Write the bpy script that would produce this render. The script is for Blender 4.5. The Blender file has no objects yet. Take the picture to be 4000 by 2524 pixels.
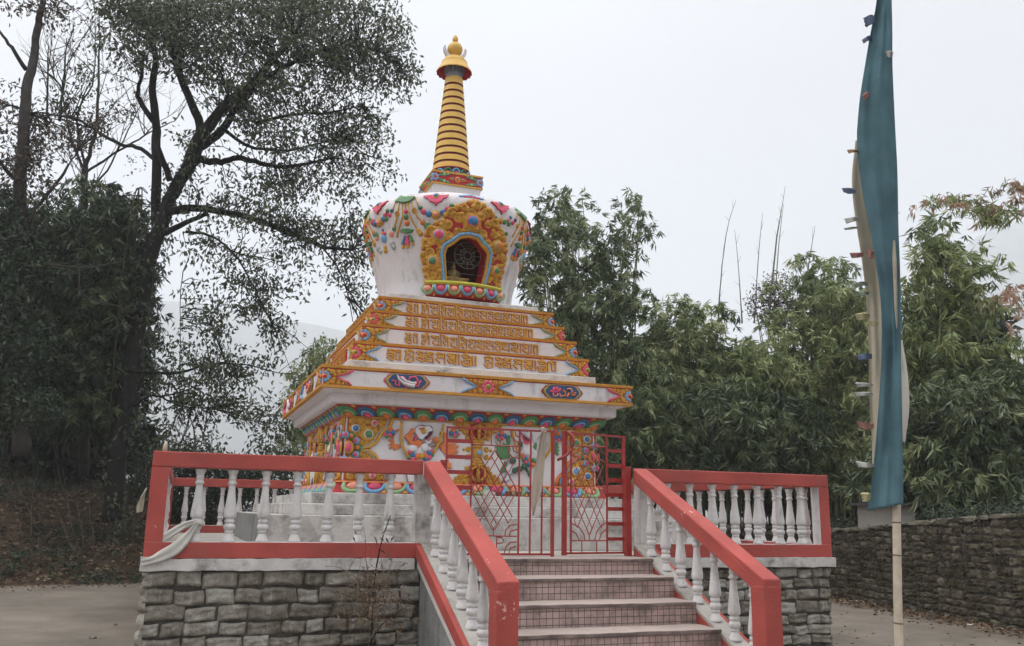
import bpy, bmesh, math, random
import numpy as np
from mathutils import Matrix, Vector
R=math.radians
C=bpy.context.scene.collection
sc=bpy.context.scene
# ------------------------------------------------------------------ camera
CAM=Vector((-3.577,-12.7379,1.2058)); YAW,PIT,ROL,FPX=0.3522,0.2115,0.0166,3442.5
FW=Vector((math.sin(YAW)*math.cos(PIT),math.cos(YAW)*math.cos(PIT),math.sin(PIT)))
RT0=Vector((math.cos(YAW),-math.sin(YAW),0)); UP0=RT0.cross(FW)
RT=RT0*math.cos(ROL)+UP0*math.sin(ROL); UP=-RT0*math.sin(ROL)+UP0*math.cos(ROL)
cd=bpy.data.cameras.new('camera'); cam=bpy.data.objects.new('camera',cd); C.objects.link(cam)
cam.matrix_world=Matrix(((RT.x,UP.x,-FW.x,CAM.x),(RT.y,UP.y,-FW.y,CAM.y),(RT.z,UP.z,-FW.z,CAM.z),(0,0,0,1)))
cd.sensor_width=36; cd.lens=36*FPX/4000; cd.clip_start=.05; cd.clip_end=9000
sc.camera=cam
# ------------------------------------------------------------------ world: overcast
SUN_EL,SUN_AZ=R(52),R(285)      # azimuth clockwise from +y
w=bpy.data.worlds.new('World'); sc.world=w; w.use_nodes=True
nt=w.node_tree; nt.nodes.clear()
def N(t,**k):
    n=nt.nodes.new(t)
    for a,b in k.items(): setattr(n,a,b)
    return n
sky=N('ShaderNodeTexSky',sky_type='NISHITA',sun_disc=False,sun_elevation=SUN_EL,sun_rotation=SUN_AZ)
tc=N('ShaderNodeTexCoord'); sep=N('ShaderNodeSeparateXYZ'); nt.links.new(tc.outputs['Generated'],sep.inputs[0])
ramp=N('ShaderNodeValToRGB'); nt.links.new(sep.outputs['Z'],ramp.inputs[0])
e=ramp.color_ramp.elements
e[0].position=0.0; e[0].color=(.48,.53,.585,1); e[1].position=1.0; e[1].color=(2.9,2.9,2.95,1)
for p,c in ((.10,(.49,.53,.585,1)),(.26,(.56,.575,.60,1)),(.45,(.59,.588,.593,1)),(.56,(.67,.668,.67,1)),(.72,(1.8,1.8,1.82,1))):
    q=e.new(p); q.color=c
nz=N('ShaderNodeTexNoise'); nz.inputs['Scale'].default_value=2.2; nz.inputs['Detail'].default_value=4; nz.inputs['Roughness'].default_value=.55
nt.links.new(tc.outputs['Generated'],nz.inputs['Vector'])
mr=N('ShaderNodeMapRange'); mr.inputs[1].default_value=.3; mr.inputs[2].default_value=.7; mr.inputs[3].default_value=.95; mr.inputs[4].default_value=1.05
nt.links.new(nz.outputs[0],mr.inputs[0])
mul=N('ShaderNodeVectorMath',operation='SCALE'); nt.links.new(ramp.outputs[0],mul.inputs[0])
# a darker bank of cloud low on the right
dc=pt_dir=(FW+RT*((2330*1.6618-2000)/FPX)-UP*((640*1.6618-1262)/FPX)).normalized()
dp=N('ShaderNodeVectorMath',operation='DOT_PRODUCT'); nt.links.new(tc.outputs['Generated'],dp.inputs[0]); dp.inputs[1].default_value=dc
m2=N('ShaderNodeMapRange',interpolation_type='SMOOTHSTEP'); m2.inputs[1].default_value=.86; m2.inputs[2].default_value=1.0; m2.inputs[3].default_value=1.0; m2.inputs[4].default_value=.80; nt.links.new(dp.outputs['Value'],m2.inputs[0])
m3=N('ShaderNodeMath',operation='MULTIPLY'); nt.links.new(mr.outputs[0],m3.inputs[0]); nt.links.new(m2.outputs[0],m3.inputs[1]); mr=m3
mm=N('ShaderNodeMath',operation='MULTIPLY'); mm.inputs[1].default_value=10.0; nt.links.new(mr.outputs[0],mm.inputs[0]); nt.links.new(mm.outputs[0],mul.inputs['Scale'])
mix=N('ShaderNodeMix',data_type='RGBA'); mix.inputs['Factor'].default_value=.95
nt.links.new(sky.outputs[0],mix.inputs['A']); nt.links.new(mul.outputs[0],mix.inputs['B'])
bg=N('ShaderNodeBackground'); bg.inputs['Strength'].default_value=.1; nt.links.new(mix.outputs['Result'],bg.inputs[0])
wo=N('ShaderNodeOutputWorld'); nt.links.new(bg.outputs[0],wo.inputs[0])
sd=bpy.data.lights.new('sun','SUN'); sd.energy=1.3; sd.angle=R(24); sd.color=(1,.965,.92)
so=bpy.data.objects.new('sun',sd); C.objects.link(so)
sdir=Vector((math.sin(SUN_AZ)*math.cos(SUN_EL),math.cos(SUN_AZ)*math.cos(SUN_EL),math.sin(SUN_EL)))
so.rotation_euler=sdir.to_track_quat('Z','Y').to_euler(); so.location=(0,0,30)
sc.view_settings.view_transform='Standard'; sc.view_settings.look='None'; sc.view_settings.exposure=0.40; sc.view_settings.gamma=1
sc.render.engine='CYCLES'; sc.cycles.max_bounces=8; sc.cycles.diffuse_bounces=3; sc.cycles.transparent_max_bounces=8
sc.cycles.use_denoising=True; sc.cycles.volume_bounces=3; sc.cycles.max_bounces=10
rnd=random.Random(7); nr=np.random.default_rng(11)
def pt(x,y,D):
    """a point of the place: the photograph's 2407 px wide view, D metres away on the level"""
    u=(x*1.6618-2000)/FPX; v=-(y*1.6618-1262)/FPX
    d=FW+RT*u+UP*v; return CAM+d*(D/math.hypot(d.x,d.y))
PXM=FPX/1.6618
# ------------------------------------------------------------------ materials
def mat(name): 
    m=bpy.data.materials.new(name); m.use_nodes=True; t=m.node_tree
    return m,t,t.nodes['Principled BSDF']
def paint(name,col,rough=.6,var=.12,scale=6,dirt=0,dirtcol=(.12,.11,.09),streak=True,bump=.15,bscale=40,spec=.3,dthr=.52,chips=None):
    """painted / plastered surface: tone variation, optional grime patches and run marks, fine relief"""
    m,t,b=mat(name); L=t.links
    def n(ty,**k):
        q=t.nodes.new(ty)
        for a,c in k.items(): setattr(q,a,c)
        return q
    b.inputs['Roughness'].default_value=rough; b.inputs['Specular IOR Level'].default_value=spec
    g=n('ShaderNodeNewGeometry')
    a=n('ShaderNodeTexNoise'); a.inputs['Scale'].default_value=scale; a.inputs['Detail'].default_value=5; L.new(g.outputs['Position'],a.inputs['Vector'])
    r=n('ShaderNodeMapRange'); r.inputs[1].default_value=.3; r.inputs[2].default_value=.7; r.inputs[3].default_value=1-var; r.inputs[4].default_value=1+var; L.new(a.outputs[0],r.inputs[0])
    s=n('ShaderNodeVectorMath',operation='SCALE'); s.inputs[0].default_value=col; L.new(r.outputs[0],s.inputs['Scale'])
    out=s.outputs[0]
    if dirt>0:
        mp=n('ShaderNodeMapping'); mp.inputs['Scale'].default_value=(9,9,.9) if streak else (4,4,4); L.new(g.outputs['Position'],mp.inputs[0])
        k=n('ShaderNodeTexNoise'); k.inputs['Scale'].default_value=1.0; k.inputs['Detail'].default_value=7; k.inputs['Roughness'].default_value=.68; L.new(mp.outputs[0],k.inputs['Vector'])
        k2=n('ShaderNodeTexNoise'); k2.inputs['Scale'].default_value=1.7; k2.inputs['Detail'].default_value=6; k2.inputs['Roughness'].default_value=.7; L.new(g.outputs['Position'],k2.inputs['Vector'])
        ad=n('ShaderNodeMath',operation='MULTIPLY_ADD'); ad.inputs[1].default_value=.5; L.new(k.outputs[0],ad.inputs[0])
        h=n('ShaderNodeMath',operation='MULTIPLY'); h.inputs[1].default_value=.5; L.new(k2.outputs[0],h.inputs[0]); L.new(h.outputs[0],ad.inputs[2])
        rr=n('ShaderNodeMapRange'); rr.inputs[1].default_value=dthr; rr.inputs[2].default_value=dthr+.13; rr.inputs[3].default_value=0; rr.inputs[4].default_value=dirt; L.new(ad.outputs[0],rr.inputs[0])
        mx=n('ShaderNodeMix',data_type='RGBA'); L.new(rr.outputs[0],mx.inputs['Factor']); L.new(out,mx.inputs['A']); mx.inputs['B'].default_value=(*dirtcol,1)
        out=mx.outputs['Result']
    if chips:
        c1=n('ShaderNodeTexNoise'); c1.inputs['Scale'].default_value=26; c1.inputs['Detail'].default_value=3; L.new(g.outputs['Position'],c1.inputs['Vector'])
        c2=n('ShaderNodeTexNoise'); c2.inputs['Scale'].default_value=3.1; c2.inputs['Detail'].default_value=2; L.new(g.outputs['Position'],c2.inputs['Vector'])
        cm=n('ShaderNodeMath',operation='MULTIPLY'); L.new(c1.outputs[0],cm.inputs[0]); L.new(c2.outputs[0],cm.inputs[1])
        cr=n('ShaderNodeMapRange'); cr.inputs[1].default_value=.44; cr.inputs[2].default_value=.46; cr.inputs[4].default_value=.8; L.new(cm.outputs[0],cr.inputs[0])
        cx=n('ShaderNodeMix',data_type='RGBA'); L.new(cr.outputs[0],cx.inputs['Factor']); L.new(out,cx.inputs['A']); cx.inputs['B'].default_value=(*chips,1); out=cx.outputs['Result']
    L.new(out,b.inputs['Base Color'])
    if bump:
        bn=n('ShaderNodeTexNoise'); bn.inputs['Scale'].default_value=bscale; bn.inputs['Detail'].default_value=6; L.new(g.outputs['Position'],bn.inputs['Vector'])
        bp=n('ShaderNodeBump'); bp.inputs['Strength'].default_value=bump; bp.inputs['Distance'].default_value=.02; L.new(bn.outputs[0],bp.inputs['Height']); L.new(bp.outputs[0],b.inputs['Normal'])
    return m
M={}
M['white']=paint('white_plaster',(.63,.595,.595),.75,.05,3,.62,(.20,.19,.17),True,.2,25,dthr=.53)
M['white_dome']=paint('stained_dome_white',(.63,.595,.595),.75,.05,3,.6,(.22,.21,.19),True,.2,25,dthr=.505)
M['white_old']=paint('weathered_whitewash',(.54,.515,.49),.85,.10,4,.85,(.15,.14,.125),False,.35,30,dthr=.50)
M['white_clean']=paint('relief_white',(.65,.62,.62),.55,.04)
M['baluster']=paint('baluster_white',(.58,.56,.545),.7,.07,12,.75,(.20,.19,.17),True,.25,60,dthr=.53)
M['coral']=paint('coral_red_paint',(.365,.068,.055),.68,.17,2.2,.55,(.27,.10,.085),False,.25,60,dthr=.53,chips=(.62,.36,.32))
M['coral_chip']=M['coral']
M['gatered']=paint('gate_red_enamel',(.28,.022,.018),.4,.12,10,0,bump=.1,spec=.5)
M['gatepink']=paint('gate_faded_red',(.33,.065,.055),.45,.12,14,0,bump=.1,spec=.4)
M['gold']=paint('ochre_gold_paint',(.54,.29,.045),.5,.14,14,.25,(.33,.15,.02),False,.2,50)
M['goldlight']=paint('spire_gold_paint',(.68,.42,.095),.5,.07,8,.25,(.42,.27,.09),True,.15,40)
M['lip']=paint('ochre_edge_paint',(.50,.235,.035),.6,.12,8,.55,(.17,.12,.06),True,.2,40,dthr=.55)
M['red']=paint('deep_red_paint',(.40,.028,.035),.55,.12,10)
M['maroon']=paint('maroon_paint',(.165,.018,.022),.55,.12,10)
M['pink']=paint('pink_paint',(.62,.085,.16),.5,.10,18)
M['salmon']=paint('salmon_paint',(.72,.28,.20),.5,.10,18)
M['orange']=paint('orange_paint',(.62,.175,.05),.5,.14,22)
M['blue']=paint('blue_paint',(.05,.17,.36),.45,.12,18)
M['dblue']=paint('slate_blue_paint',(.04,.10,.17),.45,.12,18)
M['lblue']=paint('light_blue_paint',(.17,.36,.58),.5,.10,18)
M['navy']=paint('navy_ground',(.028,.075,.16),.55,.10,10)
M['green']=paint('green_paint',(.085,.21,.085),.5,.14,18)
M['lgreen']=paint('light_green_paint',(.26,.44,.22),.5,.12,18)
M['dgreen']=paint('dark_green_paint',(.05,.12,.075),.5,.14,18)
M['cream']=M['white_clean']; M['gold_ground']=paint('reddish_ochre_ground',(.36,.105,.022),.55,.2,20); M['verdigris']=paint('grey_green_edge',(.27,.31,.20),.6,.12,18); M['relief_line']=paint('pale_blue_line',(.27,.33,.43),.6,.1)
M['dark']=paint('mouth_dark',(.13,.015,.02),.6,.1)
M['grey']=paint('cloud_grey',(.36,.38,.37),.7,.15,20)
M['lotusgrey']=paint('lotus_blue_grey',(.26,.29,.33),.7,.12,14)
M['yellowgreen']=paint('yellow_green_rim',(.50,.46,.06),.5,.12,12)
M['mortar']=paint('dark_mortar',(.068,.061,.052),.95,.35,9,.5,(.03,.03,.027),False,.6,30)
M['cement']=paint('grey_cement',(.21,.21,.20),.9,.18,4,.8,(.055,.055,.05),True,.35,30,dthr=.49)
M['concrete']=paint('terrace_concrete',(.34,.315,.28),.9,.12,3,.5,(.16,.15,.13),False,.3,30)
M['curb']=paint('grimy_curb',(.37,.345,.31),.9,.1,5,.8,(.17,.155,.135),False,.4,40,dthr=.48)
M['tread_edge']=paint('soiled_nosing',(.19,.145,.13),.9,.25,9,.85,(.06,.05,.045),False,.4,40,dthr=.47)
M['white_step']=paint('mouldy_whitewash',(.53,.51,.48),.88,.1,4,.9,(.17,.155,.14),False,.4,30,dthr=.465)
M['tread']=paint('pinkish_tread_stone',(.345,.28,.25),.85,.10,5,.7,(.13,.115,.10),False,.3,40,dthr=.54)
def stone_mat(name,c1,c2,c3,bs=14,wash=0,moss=None):
    m,t,b=mat(name); L=t.links; b.inputs['Roughness'].default_value=.9; b.inputs['Specular IOR Level'].default_value=.2
    g=t.nodes.new('ShaderNodeNewGeometry'); at=t.nodes.new('ShaderNodeAttribute'); at.attribute_name='tint'
    n1=t.nodes.new('ShaderNodeTexNoise'); n1.inputs['Scale'].default_value=9; n1.inputs['Detail'].default_value=8; n1.inputs['Roughness'].default_value=.7; L.new(g.outputs['Position'],n1.inputs['Vector'])
    ad=t.nodes.new('ShaderNodeMath'); ad.operation='MULTIPLY_ADD'; ad.inputs[1].default_value=.55; L.new(at.outputs['Fac'],ad.inputs[0])
    h=t.nodes.new('ShaderNodeMapRange'); h.inputs[1].default_value=.3; h.inputs[2].default_value=.7; h.inputs[3].default_value=0; h.inputs[4].default_value=.55; L.new(n1.outputs[0],h.inputs[0]); L.new(h.outputs[0],ad.inputs[2])
    r=t.nodes.new('ShaderNodeValToRGB'); e=r.color_ramp.elements; e[0].color=(*c1,1); e[0].position=.12; e[1].color=(*c3,1); e[1].position=.85; q=e.new(.5); q.color=(*c2,1)
    L.new(ad.outputs[0],r.inputs[0]); L.new(r.outputs[0],b.inputs['Base Color'])
    n2=t.nodes.new('ShaderNodeTexNoise'); n2.inputs['Scale'].default_value=bs; n2.inputs['Detail'].default_value=9; n2.inputs['Roughness'].default_value=.65; L.new(g.outputs['Position'],n2.inputs['Vector'])
    bp=t.nodes.new('ShaderNodeBump'); bp.inputs['Strength'].default_value=.8; bp.inputs['Distance'].default_value=.03; L.new(n2.outputs[0],bp.inputs['Height']); L.new(bp.outputs[0],b.inputs['Normal'])
    if wash:
        mp=t.nodes.new('ShaderNodeMapping'); mp.inputs['Scale'].default_value=(26,26,1.6); L.new(g.outputs['Position'],mp.inputs[0])
        n3=t.nodes.new('ShaderNodeTexNoise'); n3.inputs['Scale'].default_value=1; n3.inputs['Detail'].default_value=4; L.new(mp.outputs[0],n3.inputs['Vector'])
        r3=t.nodes.new('ShaderNodeMapRange'); r3.inputs[1].default_value=.56; r3.inputs[2].default_value=.7; r3.inputs[4].default_value=wash; L.new(n3.outputs[0],r3.inputs[0])
        mx=t.nodes.new('ShaderNodeMix'); mx.data_type='RGBA'; L.new(r3.outputs[0],mx.inputs['Factor']); L.new(r.outputs[0],mx.inputs['A']); mx.inputs['B'].default_value=(.42,.42,.40,1); L.new(mx.outputs['Result'],b.inputs['Base Color'])
    if moss:
        n4=t.nodes.new('ShaderNodeTexNoise'); n4.inputs['Scale'].default_value=2.6; n4.inputs['Detail'].default_value=9; n4.inputs['Roughness'].default_value=.75; L.new(g.outputs['Position'],n4.inputs['Vector'])
        r4=t.nodes.new('ShaderNodeMapRange'); r4.inputs[1].default_value=.42; r4.inputs[2].default_value=.60; r4.inputs[4].default_value=.85; L.new(n4.outputs[0],r4.inputs[0])
        mx=t.nodes.new('ShaderNodeMix'); mx.data_type='RGBA'; L.new(r4.outputs[0],mx.inputs['Factor']); L.new(r.outputs[0],mx.inputs['A']); mx.inputs['B'].default_value=(*moss,1); L.new(mx.outputs['Result'],b.inputs['Base Color'])
    return m
M['stone']=stone_mat('grey_gneiss',(.10,.086,.066),(.225,.203,.165),(.37,.35,.31),24,.5)
M['rubble']=stone_mat('mossy_rubble',(.024,.021,.013),(.066,.056,.038),(.19,.165,.125),22,0,(.068,.056,.034))
M['capstone']=paint('mossy_capping',(.13,.115,.085),.95,.3,5,.7,(.045,.045,.025),False,.6,20,dthr=.48)
M['slate']=paint('slate_roof',(.05,.05,.05),.85,.2,6)
def tile_mat():
    m,t,b=mat('pink_mosaic_tiles'); L=t.links
    tc=t.nodes.new('ShaderNodeTexCoord'); mp=t.nodes.new('ShaderNodeMapping'); mp.inputs['Rotation'].default_value=(R(90),0,0)
    L.new(tc.outputs['Object'],mp.inputs[0])
    br=t.nodes.new('ShaderNodeTexBrick'); br.offset=0; br.squash=1; br.inputs['Scale'].default_value=1; br.inputs['Brick Width'].default_value=.062; br.inputs['Row Height'].default_value=.058
    br.inputs['Mortar Size'].default_value=.0036; br.inputs['Color1'].default_value=(.44,.305,.28,1); br.inputs['Color2'].default_value=(.35,.255,.225,1); br.inputs['Mortar'].default_value=(.095,.077,.066,1); br.inputs['Bias'].default_value=-.2
    L.new(mp.outputs[0],br.inputs['Vector'])
    g=t.nodes.new('ShaderNodeNewGeometry'); n=t.nodes.new('ShaderNodeTexNoise'); n.inputs['Scale'].default_value=4; n.inputs['Detail'].default_value=7; n.inputs['Roughness'].default_value=.7; L.new(g.outputs['Position'],n.inputs['Vector'])
    r=t.nodes.new('ShaderNodeMapRange'); r.inputs[1].default_value=.46; r.inputs[2].default_value=.66; r.inputs[4].default_value=.75; L.new(n.outputs[0],r.inputs[0])
    mx=t.nodes.new('ShaderNodeMix'); mx.data_type='RGBA'; L.new(r.outputs[0],mx.inputs['Factor']); L.new(br.outputs['Color'],mx.inputs['A']); mx.inputs['B'].default_value=(.085,.07,.055,1)
    L.new(mx.outputs['Result'],b.inputs['Base Color']); b.inputs['Roughness'].default_value=.55
    bp=t.nodes.new('ShaderNodeBump'); bp.inputs['Strength'].default_value=.6; bp.inputs['Distance'].default_value=.004; bp.invert=True; L.new(br.outputs['Fac'],bp.inputs['Height']); L.new(bp.outputs[0],b.inputs['Normal'])
    return m
M['tile']=tile_mat()
def leaf_mat(name,c1,c2,c3,rough=.5,trans=.25):
    m,t,b=mat(name); L=t.links
    at=t.nodes.new('ShaderNodeAttribute'); at.attribute_name='tint'
    r=t.nodes.new('ShaderNodeValToRGB'); e=r.color_ramp.elements; e[0].color=(*c1,1); e[1].color=(*c3,1); q=e.new(.5); q.color=(*c2,1)
    L.new(at.outputs['Fac'],r.inputs[0]); L.new(r.outputs[0],b.inputs['Base Color']); b.inputs['Roughness'].default_value=rough; b.inputs['Specular IOR Level'].default_value=.5
    tr=t.nodes.new('ShaderNodeBsdfTranslucent'); L.new(r.outputs[0],tr.inputs[0]); ms=t.nodes.new('ShaderNodeMixShader'); ms.inputs[0].default_value=trans
    L.new(b.outputs[0],ms.inputs[1]); L.new(tr.outputs[0],ms.inputs[2]); L.new(ms.outputs[0],t.nodes['Material Output'].inputs[0])
    return m
M['leaf_tree']=leaf_mat('dark_tree_leaf',(.027,.038,.018),(.062,.080,.038),(.15,.175,.085))
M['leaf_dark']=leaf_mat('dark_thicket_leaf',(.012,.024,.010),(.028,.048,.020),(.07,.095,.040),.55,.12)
M['leaf_brown']=leaf_mat('withered_leaf',(.04,.03,.022),(.075,.055,.035),(.13,.10,.06),.7,.2)
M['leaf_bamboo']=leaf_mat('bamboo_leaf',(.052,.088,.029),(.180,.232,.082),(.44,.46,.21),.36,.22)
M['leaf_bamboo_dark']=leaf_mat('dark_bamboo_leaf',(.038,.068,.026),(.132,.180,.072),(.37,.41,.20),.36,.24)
M['leaf_bamboo_shade']=leaf_mat('shaded_bamboo_leaf',(.024,.042,.017),(.084,.120,.047),(.27,.30,.14),.38,.2)  # bamboo leaf colours darkened, the grove's shade painted into them
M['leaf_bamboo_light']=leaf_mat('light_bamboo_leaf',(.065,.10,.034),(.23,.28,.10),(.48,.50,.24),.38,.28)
M['leaf_red']=leaf_mat('reddish_leaf',(.17,.15,.07),(.34,.22,.14),(.50,.30,.22),.5,.3)
M['litter']=leaf_mat('dry_leaf_litter',(.042,.026,.015),(.145,.090,.052),(.36,.26,.16),.8,.1)
M['bark']=paint('dark_mossy_bark',(.013,.012,.010),.95,.35,7,.6,(.03,.034,.02),True,.7,14)
M['bark_grey']=paint('grey_bark',(.048,.042,.038),.95,.3,7,0,bump=.5,bscale=20)
M['twig']=paint('pale_twig',(.16,.135,.10),.9,.3,8,0,bump=.2)
M['culm']=paint('green_culm',(.13,.135,.065),.6,.3,5,0,bump=.1)
M['darkculm']=paint('dark_culm',(.04,.045,.022),.7,.3,5,0,bump=.1)
M['shoot']=paint('grey_shoot',(.12,.115,.09),.8,.25,5,0,bump=.1)
M['bamboo']=paint('weathered_bamboo',(.50,.43,.33),.6,.15,12,.55,(.20,.17,.14),True,.15,40,dthr=.53)
M['node']=paint('bamboo_node_ring',(.16,.12,.10),.8,.2,20)
def cloth(name,col,rough=.9,tr=.25,weave=True,var=.08):
    m=paint(name,col,rough,var,4,.12,(col[0]*.75,col[1]*.75,col[2]*.75),True,.25,160,.1)
    t=m.node_tree; b=t.nodes['Principled BSDF']; src=b.inputs['Base Color'].links[0].from_socket
    q=t.nodes.new('ShaderNodeBsdfTranslucent'); t.links.new(src,q.inputs[0]); ms=t.nodes.new('ShaderNodeMixShader'); ms.inputs[0].default_value=tr
    t.links.new(b.outputs[0],ms.inputs[1]); t.links.new(q.outputs[0],ms.inputs[2]); t.links.new(ms.outputs[0],t.nodes['Material Output'].inputs[0]); return m
M['teal']=cloth('teal_cloth',(.105,.195,.228),tr=.28,var=.2)
M['creamcloth']=cloth('cream_cloth',(.50,.46,.36))
M['khata']=cloth('white_scarf',(.66,.63,.58))
M['khata_dirty']=cloth('grimy_scarf',(.50,.42,.34))
for nm,c in (('s_red',(.40,.22,.19)),('s_blue',(.18,.235,.35)),('s_yellow',(.48,.45,.26)),('s_white',(.58,.58,.55)),('s_green',(.32,.40,.30)),('s_orange',(.5,.3,.14))): M[nm]=cloth(nm[2:]+'_streamer',c)
M['terracotta']=paint('terracotta_pot',(.26,.10,.065),.8,.2,20)
M['statue']=paint('gilded_statue',(.50,.34,.08),.4,.2,20,.3,(.2,.13,.04),False,.2,30,.5)
M['iron']=paint('dark_iron',(.05,.045,.045),.6,.2)
M['grille']=paint('pale_grille_wire',(.20,.21,.18),.6,.2)
def road_mat():
    m,t,b=mat('worn_concrete_road'); L=t.links; g=t.nodes.new('ShaderNodeNewGeometry')
    def nz(s,d=6,ro=.6):
        q=t.nodes.new('ShaderNodeTexNoise'); q.inputs['Scale'].default_value=s; q.inputs['Detail'].default_value=d; q.inputs['Roughness'].default_value=ro; L.new(g.outputs['Position'],q.inputs['Vector']); return q
    a=nz(.9,8,.7); c=nz(30,8,.8)
    r=t.nodes.new('ShaderNodeValToRGB'); e=r.color_ramp.elements; e[0].color=(.100,.083,.062,1); e[0].position=.36; e[1].color=(.190,.160,.126,1); e[1].position=.68; L.new(a.outputs[0],r.inputs[0])
    s=t.nodes.new('ShaderNodeVectorMath'); s.operation='SCALE'; mr=t.nodes.new('ShaderNodeMapRange'); mr.inputs[1].default_value=.3; mr.inputs[2].default_value=.7; mr.inputs[3].default_value=.78; mr.inputs[4].default_value=1.2; L.new(c.outputs[0],mr.inputs[0]); L.new(mr.outputs[0],s.inputs['Scale']); L.new(r.outputs[0],s.inputs[0]); L.new(s.outputs[0],b.inputs['Base Color'])
    b.inputs['Roughness'].default_value=.9; bp=t.nodes.new('ShaderNodeBump'); bp.inputs['Strength'].default_value=.4; bp.inputs['Distance'].default_value=.01; L.new(c.outputs[0],bp.inputs['Height']); L.new(bp.outputs[0],b.inputs['Normal']); return m
M['road']=road_mat()
M['earth']=paint('dark_leafy_earth',(.075,.053,.034),1,.4,5,.7,(.025,.019,.013),False,.9,9,.1,dthr=.48)
M['verge']=paint('dusty_verge',(.13,.105,.078),1,.3,5,.6,(.06,.05,.035),False,.8,20,.1)
M['hill']=paint('far_forest',(.035,.05,.03),1,.3,.02,0,bump=0)
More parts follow.
